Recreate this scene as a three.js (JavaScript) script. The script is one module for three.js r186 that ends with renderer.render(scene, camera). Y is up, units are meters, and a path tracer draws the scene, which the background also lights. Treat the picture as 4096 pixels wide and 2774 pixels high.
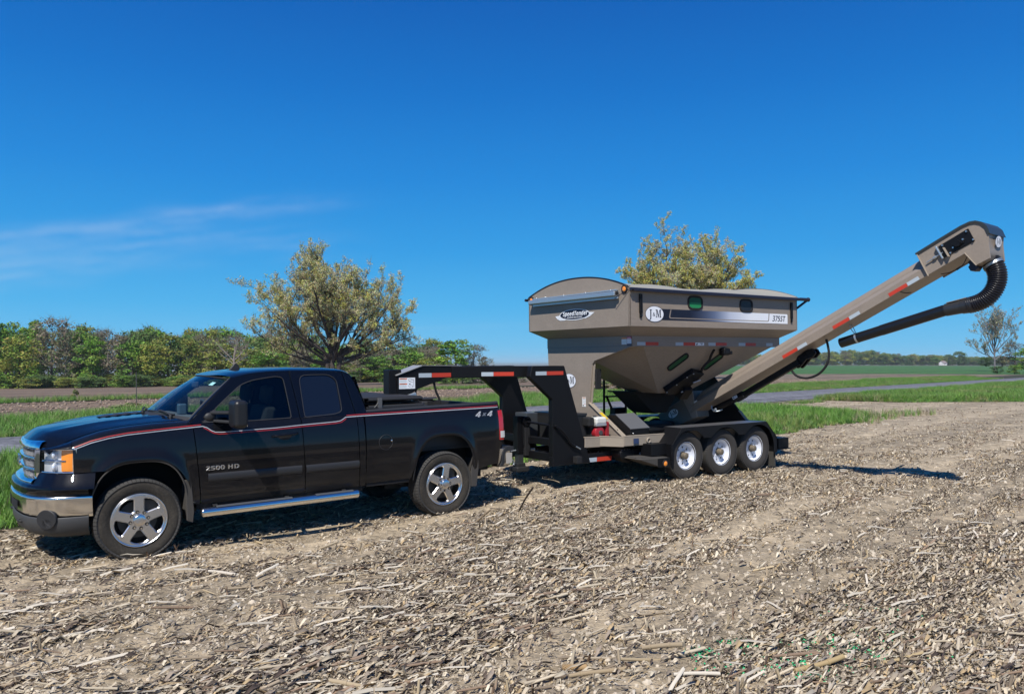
import * as THREE from 'three';
import { mergeGeometries, toCreasedNormals } from 'three/addons/utils/BufferGeometryUtils.js';
import { RoundedBoxGeometry } from 'three/addons/geometries/RoundedBoxGeometry.js';
import { FontLoader } from 'three/addons/loaders/FontLoader.js';
import { TextGeometry } from 'three/addons/geometries/TextGeometry.js';

// ---------------------------------------------------------------- camera, sky, sun, exposure
const scene = new THREE.Scene();
const camera = new THREE.PerspectiveCamera(47.66, 4096 / 2774, 0.1, 9000);
const CAM_H = 2.0;
camera.position.set(0, CAM_H, 0);
camera.rotation.x = Math.atan(65 / 3141);
const EXPOSURE = 1.1, SUN_I = 5;
const SUN = new THREE.Vector3(-0.213, 0.95, 0.504).normalize();

const rngOf = (seed) => () => { seed |= 0; seed = seed + 0x6D2B79F5 | 0; let t = Math.imul(seed ^ seed >>> 15, 1 | seed); t = t + Math.imul(t ^ t >>> 7, 61 | t) ^ t; return ((t ^ t >>> 14) >>> 0) / 4294967296; };
const hash2 = (x, y) => { let h = Math.imul(x | 0, 374761393) + Math.imul(y | 0, 668265263) | 0; h = Math.imul(h ^ h >>> 13, 1274126177); return ((h ^ h >>> 16) >>> 0) / 4294967296; };
const sstep = (a, b, x) => { const t = Math.min(1, Math.max(0, (x - a) / (b - a))); return t * t * (3 - 2 * t); };
const lerp = (a, b, t) => a + (b - a) * t;
function noise2(x, y) { const i = Math.floor(x), j = Math.floor(y), f = x - i, g = y - j, u = f * f * (3 - 2 * f), v = g * g * (3 - 2 * g); return lerp(lerp(hash2(i, j), hash2(i + 1, j), u), lerp(hash2(i, j + 1), hash2(i + 1, j + 1), u), v); }
function fbm(x, y, o = 4) { let s = 0, a = .5, t = 0; for (let k = 0; k < o; k++) { s += a * noise2(x, y); t += a; x = x * 2.03 + 17.1; y = y * 2.03 + 5.7; a *= .5; } return s / t; }
const pl = (arr, x) => { if (x <= arr[0][0]) return arr[0][1]; for (let i = 1; i < arr.length; i++) if (x <= arr[i][0]) { const t = (x - arr[i - 1][0]) / (arr[i][0] - arr[i - 1][0]); return lerp(arr[i - 1][1], arr[i][1], t); } return arr[arr.length - 1][1]; };
// smooth (monotone-ish) version
const sp = (arr, x) => (pl(arr, x - .03) + pl(arr, x) * 2 + pl(arr, x + .03)) / 4;
const lin = (v) => Math.pow(v, 2.2);

{ // sky: clear spring noon, deep blue above, pale at the horizon, thin cirrus low on the left
  const W = 2048, H = 1024, data = new Float32Array(W * H * 4);
  const ramp = [[-90, .13, .13, .11], [-3, .20, .24, .24], [-.5, .26, .60, .86], [1.2, .165, .54, .87], [4, .085, .455, .85], [8, .040, .345, .79], [13, .021, .255, .71], [19, .011, .178, .595], [25, .008, .124, .485], [40, .008, .095, .38], [90, .006, .07, .29]];
  const streak = (az, el, pts, wid, amp, sd) => {
    let e0 = pl(pts, az); const t = sstep(pts[0][0] - 1, pts[0][0] + 5, az) * (1 - sstep(pts[pts.length - 1][0] - 14, pts[pts.length - 1][0] + 1, az));
    const w = wid * (.7 + .6 * noise2(az * .3 + sd, 3)); const dd = (el - e0) / w;
    const tex = Math.pow(fbm(az * .28 + sd + el * .5, el * 2.6 - az * .5 + sd, 5), 1.6) * 2.2;
    return amp * t * Math.exp(-dd * dd) * tex;
  };
  for (let j = 0; j < H; j++) {
    const el = (j + .5) / H * 180 - 90;
    const c = [1, 2, 3].map(k => pl(ramp.map(r => [r[0], r[k]]), el));
    for (let i = 0; i < W; i++) {
      let a = ((i + .5) / W - .5) * 360 + 90; if (a > 180) a -= 360; // azimuth from straight ahead, right positive
      let k = 0;
      if (el > 0 && el < 14 && a > -75 && a < -5) {
        k = streak(a, el, [[-70, 6.2], [-34, 7.6], [-27, 8.9], [-20, 10.4], [-9, 11.9]], .55, .36, 2.3) + streak(a, el, [[-70, 5.4], [-34, 6.3], [-27, 7.6], [-22, 8.6], [-14, 8.3], [-9, 8.4]], 1.0, .24, 9.1) + streak(a, el, [[-70, 4.6], [-34, 5.2], [-26, 6.6], [-18, 7.0]], .7, .22, 31.7);
      }
      if (el > 0 && el < 4 && a > -13 && a < 12) k += streak(a, el, [[-13, 2.2], [-6, 2.55], [0, 2.8], [9, 2.9]], .14, .14, 5.5);
      k = Math.min(.5, k * .55);
      const o = (j * W + i) * 4;
      for (let q = 0; q < 3; q++) data[o + q] = lerp(c[q], [.62, .72, .85][q], k) / EXPOSURE;
      data[o + 3] = 1;
    }
  }
  const tex = new THREE.DataTexture(data, W, H, THREE.RGBAFormat, THREE.FloatType);
  tex.mapping = THREE.EquirectangularReflectionMapping; tex.magFilter = THREE.LinearFilter; tex.minFilter = THREE.LinearFilter; tex.wrapS = THREE.RepeatWrapping; tex.needsUpdate = true;
  scene.background = tex; scene.environment = tex;
}
const sun = new THREE.DirectionalLight(new THREE.Color(1, .955, .89), SUN_I);
sun.name = 'sunlight'; sun.position.copy(SUN).multiplyScalar(60); sun.castShadow = true;
sun.shadow.mapSize.set(4096, 4096);
Object.assign(sun.shadow.camera, { left: -30, right: 30, top: 30, bottom: -30, near: 1, far: 140 });
sun.shadow.bias = -.0005; sun.target.position.set(0, 0, -12); scene.add(sun, sun.target);
scene.fog = new THREE.FogExp2(new THREE.Color(.85, .93, 1), .00016);

// ---------------------------------------------------------------- helpers
const DARK = new THREE.Color();
function std(r, g, b, rough = .8, metal = 0, extra = {}) { return new THREE.MeshStandardMaterial({ color: new THREE.Color().setRGB(r, g, b), roughness: rough, metalness: metal, ...extra }); }
function phys(r, g, b, rough = .5, metal = 0, extra = {}) { return new THREE.MeshPhysicalMaterial({ color: new THREE.Color().setRGB(r, g, b), roughness: rough, metalness: metal, ...extra }); }
const taken = new Map();
function numbered(name) { const k = taken.get(name) || 0; taken.set(name, k + 1); return k ? `${name}_${String(k).padStart(3, '0')}` : name; }
function mesh(parent, name, geo, mat, label) {
  const m = new THREE.Mesh(geo, mat); m.name = parent === scene ? numbered(name) : name; m.castShadow = m.receiveShadow = true;
  if (label) m.userData.label = label;
  parent.add(m); return m;
}
function group(parent, name) { const g = new THREE.Group(); g.name = parent === scene ? numbered(name) : name; parent.add(g); return g; }
function tag(o, label, category, grp, kind) { o.userData.label = label; if (category) o.userData.category = category; if (grp) o.userData.group = grp; if (kind) o.userData.kind = kind; return o; }
function struct(o, label, category) { o.userData.kind = 'structure'; if (label) o.userData.label = label; if (category) o.userData.category = category; return o; }
function clean(g) { let q = g.index ? g.toNonIndexed() : g; for (const k of Object.keys(q.attributes)) if (!['position', 'normal', 'uv'].includes(k)) q.deleteAttribute(k); if (!q.attributes.normal) q.computeVertexNormals(); if (!q.attributes.uv) q.setAttribute('uv', new THREE.BufferAttribute(new Float32Array(q.attributes.position.count * 2), 2)); q.morphAttributes = {}; return q; }
const merge = (...l) => { l = l.flat(9).filter(Boolean); return l.length === 1 ? l[0] : mergeGeometries(l.map(clean)); };
// box between two corners, slightly rounded edges
function bx(x0, x1, y0, y1, z0, z1, r = .006) {
  const w = Math.abs(x1 - x0), h = Math.abs(y1 - y0), d = Math.abs(z1 - z0), R = Math.min(r, w * .3, h * .3, d * .3);
  const g = R > .0015 ? new RoundedBoxGeometry(w, h, d, 1, R) : new THREE.BoxGeometry(w, h, d);
  return g.translate((x0 + x1) / 2, (y0 + y1) / 2, (z0 + z1) / 2);
}
const v3 = (p) => p.isVector3 ? p : new THREE.Vector3(...p);
function rod(a, b, r0, r1 = r0, seg = 12, open = false) {
  a = v3(a); b = v3(b); const d = b.clone().sub(a), L = d.length(); const g = new THREE.CylinderGeometry(r1, r0, L, seg, 1, open);
  g.applyQuaternion(new THREE.Quaternion().setFromUnitVectors(new THREE.Vector3(0, 1, 0), d.divideScalar(L))); return g.translate((a.x + b.x) / 2, (a.y + b.y) / 2, (a.z + b.z) / 2);
}
// square bar from a to b
function bar(a, b, w, h, r = .005) {
  a = v3(a); b = v3(b); const d = b.clone().sub(a), L = d.length(); d.divideScalar(L);
  let up = Math.abs(d.y) > .98 ? new THREE.Vector3(1, 0, 0) : new THREE.Vector3(0, 1, 0); const s = new THREE.Vector3().crossVectors(d, up).normalize(); up = new THREE.Vector3().crossVectors(s, d);
  const g = new RoundedBoxGeometry(L, h, w, 1, Math.min(r, w * .3, h * .3)); g.applyMatrix4(new THREE.Matrix4().makeBasis(d, up, s)); return g.translate((a.x + b.x) / 2, (a.y + b.y) / 2, (a.z + b.z) / 2);
}
function hose(pts, r, seg = 40, rad = 10) { return new THREE.TubeGeometry(new THREE.CatmullRomCurve3(pts.map(v3)), seg, r, rad, false); }
// surface from a function of (u, v)
function grid(nu, nv, f, flip = false, colorf) {
  const pos = new Float32Array((nu + 1) * (nv + 1) * 3), uv = new Float32Array((nu + 1) * (nv + 1) * 2), idx = [], col = colorf ? new Float32Array((nu + 1) * (nv + 1) * 3) : null;
  let k = 0; for (let i = 0; i <= nu; i++) for (let j = 0; j <= nv; j++, k++) { const p = f(i / nu, j / nv); pos[k * 3] = p[0]; pos[k * 3 + 1] = p[1]; pos[k * 3 + 2] = p[2]; uv[k * 2] = p[3] ?? i / nu; uv[k * 2 + 1] = p[4] ?? j / nv; if (col) col.set(colorf(p[0], p[1], p[2], i / nu, j / nv), k * 3); }
  for (let i = 0; i < nu; i++) for (let j = 0; j < nv; j++) { const a = i * (nv + 1) + j, b = a + nv + 1; flip ? idx.push(a, b, a + 1, b, b + 1, a + 1) : idx.push(a, a + 1, b, b, a + 1, b + 1); }
  const g = new THREE.BufferGeometry(); g.setAttribute('position', new THREE.BufferAttribute(pos, 3)); g.setAttribute('uv', new THREE.BufferAttribute(uv, 2)); if (col) g.setAttribute('color', new THREE.BufferAttribute(col, 3)); g.setIndex(idx); g.computeVertexNormals(); return g;
}
function shapeOf(pts) { const s = new THREE.Shape(); pts.forEach(([x, y], i) => i ? s.lineTo(x, y) : s.moveTo(x, y)); s.closePath(); return s; }
// rounded polygon
function roundShape(pts, r, S = THREE.Shape) {
  const s = new S(), n = pts.length; const R = (i) => Array.isArray(r) ? r[i] : r;
  for (let i = 0; i < n; i++) { const p = pts[(i + n - 1) % n], c = pts[i], q = pts[(i + 1) % n]; const la = Math.hypot(p[0] - c[0], p[1] - c[1]), lb = Math.hypot(q[0] - c[0], q[1] - c[1]), k = Math.min(R(i), la * .45, lb * .45); const a = [c[0] + (p[0] - c[0]) / la * k, c[1] + (p[1] - c[1]) / la * k], b = [c[0] + (q[0] - c[0]) / lb * k, c[1] + (q[1] - c[1]) / lb * k]; i ? s.lineTo(...a) : s.moveTo(...a); s.quadraticCurveTo(c[0], c[1], b[0], b[1]); }
  s.closePath(); return s;
}
// extruded polygon: depth along +z from z0, bevelled
function prism(shape, z0, z1, bevel = .004, curveSegments = 6) {
  if (Array.isArray(shape)) shape = shapeOf(shape); const d = z1 - z0, b = Math.min(bevel, d * .4);
  return new THREE.ExtrudeGeometry(shape, { depth: d - 2 * b, bevelEnabled: b > 0, bevelThickness: b, bevelSize: b, bevelOffset: -b, bevelSegments: 1, curveSegments }).translate(0, 0, z0 + b);
}
const swapXZ = (g) => { g.applyMatrix4(new THREE.Matrix4().makeBasis(new THREE.Vector3(0, 0, 1), new THREE.Vector3(0, 1, 0), new THREE.Vector3(-1, 0, 0))); return g; }; // prism (z,y) outline extruded along -x: (a,y,e) -> z=a, x=-e
const mirrorZ = (g) => { const q = clean(g.clone()); const p = q.attributes.position, n = q.attributes.normal, u = q.attributes.uv; for (let i = 0; i < p.count; i++) { p.setZ(i, -p.getZ(i)); n.setZ(i, -n.getZ(i)); } for (let i = 0; i < p.count; i += 3) for (const a of [p, n, u]) { const s = a.itemSize; for (let k = 0; k < s; k++) { const t = a.array[(i + 1) * s + k]; a.array[(i + 1) * s + k] = a.array[(i + 2) * s + k]; a.array[(i + 2) * s + k] = t; } } return q; };
function canvasTex(w, h, draw, srgb = true) { const c = document.createElement('canvas'); c.width = w; c.height = h; const x = c.getContext('2d'); draw(x, w, h); const t = new THREE.CanvasTexture(c); if (srgb) t.colorSpace = THREE.SRGBColorSpace; t.anisotropy = 8; return t; }
function dataTex(n, f, srgb = false, rep = true) { const d = new Uint8Array(n * n * 4); for (let j = 0; j < n; j++) for (let i = 0; i < n; i++) { const c = f(i, j); d.set([c[0], c[1], c[2], 255], (j * n + i) * 4); } const t = new THREE.DataTexture(d, n, n); t.magFilter = THREE.LinearFilter; t.minFilter = THREE.LinearFilter; if (rep) t.wrapS = t.wrapT = THREE.RepeatWrapping; if (srgb) t.colorSpace = THREE.SRGBColorSpace; t.needsUpdate = true; return t; }
const tile = (n, per, o, sx = 1, sy = 1) => { // tileable fbm
  const L = (i, j, p) => hash2(((i % p) + p) % p, (((j % p) + p) % p) + 57 * p);
  return (x, y) => { let s = 0, a = .5, t = 0, p = per; for (let k = 0; k < o; k++) { const X = x / n * p * sx, Y = y / n * p * sy, i = Math.floor(X), j = Math.floor(Y), f = X - i, g = Y - j, u = f * f * (3 - 2 * f), v = g * g * (3 - 2 * g); const px = p * sx, py = p * sy; const H = (a1, b1) => hash2(((a1 % px) + px) % px + 131 * k, ((b1 % py) + py) % py + 57 * k); s += a * lerp(lerp(H(i, j), H(i + 1, j), u), lerp(H(i, j + 1), H(i + 1, j + 1), u), v); t += a; a *= .5; p *= 2; } return s / t; };
};

// ---------------------------------------------------------------- ground frame: n = away from the road's near side, s = along the road
const T = [.694, .720], N = [-.720, .694];            // (x, depth)
const toXD = (n, s) => [T[0] * s + N[0] * n, T[1] * s + N[1] * n];
const toNS = (x, d) => [N[0] * x + N[1] * d, T[0] * x + T[1] * d];
function H(n, s) { // terrain height
  let y = lerp(.14 * sstep(5, 11, s), .1, sstep(10, 16, n));
  y -= 2.7 * sstep(32, 175, n) * (1 - sstep(30, 330, s));
  if (n > 170) y += 0;
  return y;
}
const hXD = (x, d) => H(...toNS(x, d));
const edgeN = (s) => 9.4 + 1.6 * (1 - sstep(2, 16, s)) + .5 * (noise2(s * .55, 4) - .5) + .35 * (noise2(s * 1.9, 8) - .5);           // field edge, left of the driveway
const edgeN2 = (s) => lerp(13.4, 7.6, sstep(38, 46, s)) + .5 * (noise2(s * .6, 14) - .5) + (s > 46 ? -.02 * (s - 46) : 0);
// ---------------------------------------------------------------- ground
const soilBump = (() => { const a = tile(512, 8, 6), b = tile(512, 40, 3); return dataTex(512, (i, j) => { const v = 255 * Math.min(1, Math.max(0, a(i, j) * .65 + b(i, j) * .35)); return [v, v, v]; }); })();
const soilTex = (() => { const a = tile(512, 4, 6), b = tile(512, 24, 4), c = tile(512, 90, 2); return dataTex(512, (i, j) => { const k = a(i, j) * .5 + b(i, j) * .5, f = c(i, j); const m = .74 + .52 * (k - .5) * 1.3 + .22 * (f - .5); return [255 * Math.min(1, .93 * m), 255 * Math.min(1, .90 * m), 255 * Math.min(1, .85 * m)]; }, true); })();
function soilMat(r, g, b, bump, scale, rep = 1) { const m = std(r, g, b, .97); m.map = soilTex.clone(); m.map.repeat.set(rep, rep); m.map.needsUpdate = true; m.bumpMap = soilBump.clone(); m.bumpMap.repeat.set(scale, scale); m.bumpMap.needsUpdate = true; m.bumpScale = bump; return m; }
function zone(name, s0, s1, n0, n1, ns, nn, mat, lift = 0, sPow = 1, relief) { // n0, n1: numbers or functions of s
  const A = typeof n0 === 'function' ? n0 : () => n0, B = typeof n1 === 'function' ? n1 : () => n1;
  const g = grid(ns, nn, (u, v) => { const s = s0 + (s1 - s0) * u, n = lerp(A(s), B(s), v), [x, d] = toXD(n, s); const l = typeof lift === 'function' ? lift(n, s, v) : lift; return [x, H(n, s) + l + (relief ? relief(n, s) : 0), -d, s, n]; }, true);
  const up = g.attributes.normal.getY(0) < 0; if (up) { const i = g.index.array; for (let k = 0; k < i.length; k += 3) { const t = i[k + 1]; i[k + 1] = i[k + 2]; i[k + 2] = t; } g.computeVertexNormals(); }
  return struct(mesh(scene, name, g, mat));
}
// distant base sheet to the horizon
{
  const g = grid(60, 60, (u, v) => { const a = u * 2 - 1, b = v * 2 - 1, x = Math.sign(a) * Math.pow(Math.abs(a), 3) * 4000, z = Math.sign(b) * Math.pow(Math.abs(b), 3) * 4000; const [n, s] = toNS(x, -z); return [x, H(n, s) - .45 - 1.5 * sstep(100, 400, Math.hypot(x, z)) - (n > 185 ? .045 * (n - 185) * (s > 1 ? sstep(.46, .64, n / s) : 1) : 0), z, x, z]; });
  if (g.attributes.normal.getY(0) < 0) { const i = g.index.array; for (let k = 0; k < i.length; k += 3) { const t = i[k + 1]; i[k + 1] = i[k + 2]; i[k + 2] = t; } g.computeVertexNormals(); }
  struct(mesh(scene, 'ground', g, soilMat(.15, .16, .08, .1, .05, .05)), 'broad flat farmland reaching to the horizon');
}
// relief of the stubble field: planting rows along the road direction and soft wheel tracks
const rowPhase = (n, s) => Math.cos((n + .22 * (noise2(s * .2, n * .3) - .5)) / .76 * Math.PI * 2);
const fieldRelief = (n, s) => { const w = Math.hypot(...toXD(n, s)); const far = 1 - sstep(16, 40, w); return far * (.018 * rowPhase(n, s) + .075 * (fbm(n * 1.7 + 3, s * .9, 3) - .5) + .03 * (fbm(n * 7, s * 6, 2) - .5)); };
zone('stubble_field', -16, 22, -14, 11.5, 420, 300, soilMat(.74, .64, .485, .035, 1.1, .31), 0, 1, fieldRelief).userData.label = 'tan corn stubble field with dry soil in the foreground';
zone('field_margin', 22, 30, -14, 11.5, 40, 70, soilMat(.74, .64, .485, .03, 1.1, .31), 0, 1, fieldRelief).userData.label = 'dry soil of the stubble field beyond the seed trailer';
zone('dirt_driveway', 30, 90, -40, 11.5, 120, 90, soilMat(.74, .64, .485, .03, 1.1, .31), 0, 1, fieldRelief).userData.label = 'bare tan dirt driveway opening towards the road on the right';
zone('field_edge_soil', -16, 90, 11.5, 17.2, 100, 8, soilMat(.74, .64, .485, .03, 1, .31), 0).userData.label = 'bare soil between the stubble field and the road';
const vergeMat = soilMat(.075, .085, .035, .05, 1.4, .5);
zone('grass_verge', -16, 29.5, edgeN, 17.0, 260, 10, vergeMat, (n, s, v) => .004 + .05 * Math.sin(v * Math.PI)).userData.label = 'green grass verge between the field and the road behind the trailer';
zone('grass_verge', 40, 95, edgeN2, 17.0, 160, 10, vergeMat, (n, s, v) => .004 + .05 * Math.sin(v * Math.PI)).userData.label = 'green grass verge to the right of the dirt driveway';
{ // the road: worn pale asphalt, slightly crowned, cracked lengthwise
  const tx = (() => { const a = tile(512, 6, 5), b = tile(512, 64, 3); return dataTex(512, (i, j) => { let m = .72 + .34 * (a(i, j) - .5) + .5 * (b(i, j) - .5); return [255 * Math.min(1, m * .97), 255 * Math.min(1, m * .98), 255 * Math.min(1, m)]; }, true); })();
  const m = std(.335, .325, .335, .9); m.map = tx; tx.repeat.set(.22, .22); m.bumpMap = soilBump.clone(); m.bumpMap.repeat.set(3, 3); m.bumpMap.needsUpdate = true; m.bumpScale = .006;
  const road = zone('road', -60, 420, 17.2, 22.8, 400, 12, m, (n) => .05 + .06 * (1 - Math.pow((n - 20) / 2.8, 2)), 1); road.userData.label = 'worn grey asphalt country road running behind the trailer';
  const tar = std(.10, .098, .10, .85), rng = rngOf(5), parts = [];
  for (const [n0, s0, s1, w] of [[18.7, 8, 95, .035], [19.9, 14, 60, .03], [20.8, 30, 120, .04], [18.2, 34, 60, .05]]) parts.push(grid(140, 1, (u, v) => { const s = lerp(s0, s1, u), n = n0 + .25 * (fbm(s * .3, n0, 3) - .5) + (v - .5) * w * (.4 + noise2(s * .8, n0 + 3)), [x, d] = toXD(n, s); return [x, H(n, s) + .054 + .06 * (1 - Math.pow((n - 20) / 2.8, 2)), -d]; }));
  mesh(road, 'tar_seam', merge(parts), tar);
  zone('road_shoulder', -16, 180, 16.75, 17.2, 160, 2, soilMat(.40, .37, .31, .02, 2, .5), .03).userData.label = 'pale gravel edge along the near side of the road';
}
zone('grass_verge', -60, 420, 22.8, 28.5, 300, 6, vergeMat, (n, s, v) => .03 * Math.sin(v * 3.1)).userData.label = 'green grass verge on the far side of the road';
const tilled = soilMat(.36, .27, .20, .12, .33, .11);
zone('ploughed_field', -160, 76, 28.5, 43.8, 240, 24, tilled, 0, 1, (n, s) => .10 * (fbm(n * .9, s * .9, 3) - .5)).userData.label = 'brown tilled field just beyond the road';
zone('grass_strip', -160, 76, 43.8, 47, 200, 3, vergeMat, .03).userData.label = 'narrow green grass strip across the brown fields';
zone('ploughed_field', -160, 76, 47, 300, 100, 60, soilMat(.34, .255, .19, .15, .2, .07)).userData.label = 'brown tilled field reaching to the woods';
zone('ploughed_field', 76, 152.05, 28.5, 210, 80, 70, soilMat(.38, .31, .235, .15, .2, .07)).userData.label = 'tan tilled field seen beneath the seed hopper';
zone('wheat_field', 152, 640, 28.5, 300, 80, 60, soilMat(.095, .29, .06, .2, .12, .05), .02).userData.label = 'dark green wheat field in the right distance';
zone('dirt_track', 640, 700, -100, 420, 10, 30, soilMat(.36, .30, .22, .1, .1, .05), .2).userData.label = 'pale bare strip of ground before the distant trees';

// ---- corn residue: husks, leaves, stalk pieces, chaff; lying mostly along the rows
const rowYaw = .38; // local +x -> (T0, -T1)
function residueSpots(count, seed, dmin, dmax, pow, side) {
  const r = rngOf(seed), out = []; let guard = 0;
  while (out.length < count && guard++ < count * 6) {
    const d = Math.pow(lerp(Math.pow(dmin, 1 - pow), Math.pow(dmax, 1 - pow), r()), 1 / (1 - pow)), x = (r() * 2 - 1) * (d * .74 + 1.6), [n, s] = toNS(x, d);
    if (n < -13.5 || s < -15.5) continue;
    if (s < 29 ? n > edgeN(s) - .05 * r() : s > 40 ? n > edgeN2(s) : n > 16.5) continue;
    const clump = fbm(n * .9 + 40, s * .33 + 7, 3), band = rowPhase(n, s) * .11, lane = .13 * sstep(26, 32, s);
    const dens = sstep(.37, .60, clump - band - lane - .04 * sstep(24, 45, d) + side);
    if (r() > .1 + .9 * dens) continue;
    out.push([x, d, n, s, r(), r(), r(), r()]);
  } return out;
}
function fieldY(x, d) { const [n, s] = toNS(x, d); return H(n, s) + fieldRelief(n, s); }
function strip(L, W, bend, twist, curl, seg = 5, seed = 1) { // a curled dry leaf
  const r = rngOf(seed); const ph = r() * 6; return grid(seg, 2, (u, v) => { const t = u * 2 - 1, w = W * (.12 + .88 * Math.sin(Math.PI * Math.min(1, .10 + u * .86))), a = twist * t, q = (v - .5) * w; const y = bend * (1 - t * t) + curl * Math.abs(v - .5) * 2 * W + .006 * Math.sin(u * 9 + ph); return [t * L / 2, y + q * Math.sin(a), q * Math.cos(a) + .12 * L * t * t * (r.k ?? (r.k = r() - .5))]; });
}
const litterMat = std(1, 1, 1, .88); litterMat.side = THREE.DoubleSide;
const litterColors = [[.43, .365, .265], [.37, .315, .235], [.29, .24, .18], [.50, .425, .31], [.22, .18, .14], [.09, .066, .05], [.38, .34, .28], [.56, .49, .37], [.40, .295, .165], [.06, .042, .033], [.34, .285, .21], [.26, .21, .16], [.45, .38, .275]].map(c => new THREE.Color().setRGB(...c));
function litter(name, geo, spots, tfm, label, cat, pick) {
  const im = new THREE.InstancedMesh(geo, litterMat, spots.length), o = new THREE.Object3D(), c = new THREE.Color();
  spots.forEach((p, i) => { tfm(o, p); o.updateMatrix(); im.setMatrixAt(i, o.matrix); c.copy(pick ? pick(p) : litterColors[Math.floor(p[7] * litterColors.length)]).multiplyScalar(.75 + .5 * p[4]); im.setColorAt(i, c); });
  im.name = numbered(name); im.castShadow = im.receiveShadow = true; tag(im, label, cat, null, 'stuff'); scene.add(im); return im;
}
const lay = (lift, tilt, spread, smin, smax) => (o, p) => { const [x, d, n, s, a, b, c, e] = p; const k = smin + (smax - smin) * c * c; o.position.set(x, fieldY(x, d) + lift * (.3 + e) , -d); const g = (a + b + c - 1.5) / 1.5; o.rotation.set((b - .5) * tilt * 2.2, rowYaw + g * spread + (e < .12 ? 1.5 * (b - .5) * 4 : 0), (a - .5) * tilt, 'YXZ'); o.scale.set(k, k, k); };
litter('husk_litter', strip(.095, .02, .016, .7, .3, 5, 3), residueSpots(20000, 11, 3.6, 46, 1.4, -.03), lay(.024, .6, 1.1, .35, 1.6), 'dry curled corn husks and leaves strewn over the field', 'corn husks');
litter('leaf_litter', strip(.17, .0075, .02, 1.4, .1, 5, 8), residueSpots(11000, 12, 3.6, 46, 1.4, -.03), lay(.024, .5, .9, .3, 1.8), 'narrow dry corn leaf shreds strewn over the field', 'corn leaves');
litter('leaf_litter', strip(.055, .0125, .008, .8, .3, 4, 21), residueSpots(170000, 13, 3.6, 46, 1.4, -.01), lay(.018, .7, 1.6, .25, 1.7), 'small torn pieces of dry leaf covering the soil', 'leaf scraps');
litter('chaff', strip(.034, .0045, .003, .6, .0, 2, 5), residueSpots(230000, 14, 3.6, 34, 1.55, .06), lay(.006, .6, 2.2, .35, 1.6), 'fine straw chaff scattered on the soil', 'chaff');
{
  const st = new THREE.CylinderGeometry(.007, .0085, .24, 7, 1).rotateZ(Math.PI / 2), ring = new THREE.CylinderGeometry(.0105, .0105, .01, 7, 1).rotateZ(Math.PI / 2).translate(.03, 0, 0);
  const yellow = [[.43, .34, .21], [.38, .30, .20], [.32, .25, .17], [.22, .17, .12], [.50, .42, .30], [.26, .18, .12]].map(c => new THREE.Color().setRGB(...c));
  litter('stalk_litter', merge(st, ring), residueSpots(3200, 15, 3.6, 44, 1.35, .02), lay(.03, .28, .9, .35, 1.5), 'broken dry corn stalk pieces lying over the field', 'stalk pieces', (p) => yellow[Math.floor(p[7] * yellow.length)]);
  const split = grid(3, 2, (u, v) => [(u - .5) * .2, .012 * Math.cos((v - .5) * 2.6) + .004 * Math.sin(u * 5), (v - .5) * .015]);
  litter('stalk_litter', split, residueSpots(1400, 16, 3.6, 30, 1.4, .03), lay(.03, .3, 1.0, .4, 1.7), 'bleached split stalk slivers lying over the field', 'stalk slivers', (p) => new THREE.Color().setRGB(.56, .50, .40));
  const stub = merge(new THREE.CylinderGeometry(.008, .0105, .11, 6, 1, true).translate(0, .045, 0), strip(.12, .012, .02, 1, .2, 3, 4).rotateZ(1.1).translate(.03, .05, 0)); litter('stalk_stubble', stub, residueSpots(2600, 18, 3.8, 46, 1.3, .3).filter(q => Math.abs(rowPhase(q[2], q[3])) > .8), (o, q) => { o.position.set(q[0], fieldY(q[0], q[1]) - .01, -q[1]); o.rotation.set((q[4] - .5) * 1.5, q[5] * 6.28, (q[6] - .5) * 1.5); const k = .5 + .8 * q[7]; o.scale.set(k, k, k); }, 'short cut corn stubble standing in rows over the field', 'stubble', (q) => yellow[Math.floor(q[4] * yellow.length)]);
  // clods
  const cl = new THREE.IcosahedronGeometry(.03, 1); { const p = cl.attributes.position; for (let i = 0; i < p.count; i++) { const k = .7 + .6 * hash2(Math.round(p.getX(i) * 900), Math.round(p.getY(i) * 900 + p.getZ(i) * 700)); p.setXYZ(i, p.getX(i) * k, p.getY(i) * k * .6, p.getZ(i) * k); } cl.computeVertexNormals(); }
  litter('soil_clods', cl, residueSpots(16000, 17, 3.6, 30, 1.5, .5), (o, p) => { o.position.set(p[0], fieldY(p[0], p[1]), -p[1]); o.rotation.set(p[4] * 6, p[5] * 6, p[6] * 6); const k = .2 + .75 * p[6] * p[6] * p[6]; o.scale.set(k, k, k); }, 'small crumbled clods of dry tan soil', 'soil clods', () => new THREE.Color().setRGB(.50, .43, .33));
}
{ // green coated seed spilled on the soil at the lower right
  const r = rngOf(77), pts = []; const heaps = [[1.62, 5.62, .10, 120], [2.12, 5.55, .16, 170], [1.32, 5.42, .09, 60], [2.52, 5.45, .14, 120], [1.95, 4.98, .10, 170], [2.75, 5.75, .22, 90], [1.7, 5.3, .35, 150], [2.3, 5.3, .4, 170], [2.9, 6.2, .3, 90]];
  for (const [x, d, w, k] of heaps) for (let i = 0; i < k; i++) { const a = r() * 6.28, q = w * Math.sqrt(-Math.log(1 - r() * .95)) * .7; pts.push([x + Math.cos(a) * q * 1.5, d + Math.sin(a) * q * .8, 0, 0, r(), r(), r(), r()]); }
  litter('spilled_seed', new THREE.SphereGeometry(.0075, 6, 5), pts, (o, p) => { o.position.set(p[0], fieldY(p[0], p[1]) + .012 + .012 * p[4], -p[1]); o.rotation.set(p[4] * 6, p[5] * 6, 0); o.scale.set(1, .75, 1.3); }, 'bright green coated seeds spilled on the soil at lower right', 'seeds', () => new THREE.Color().setRGB(.03, .40, .17));
}
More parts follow.
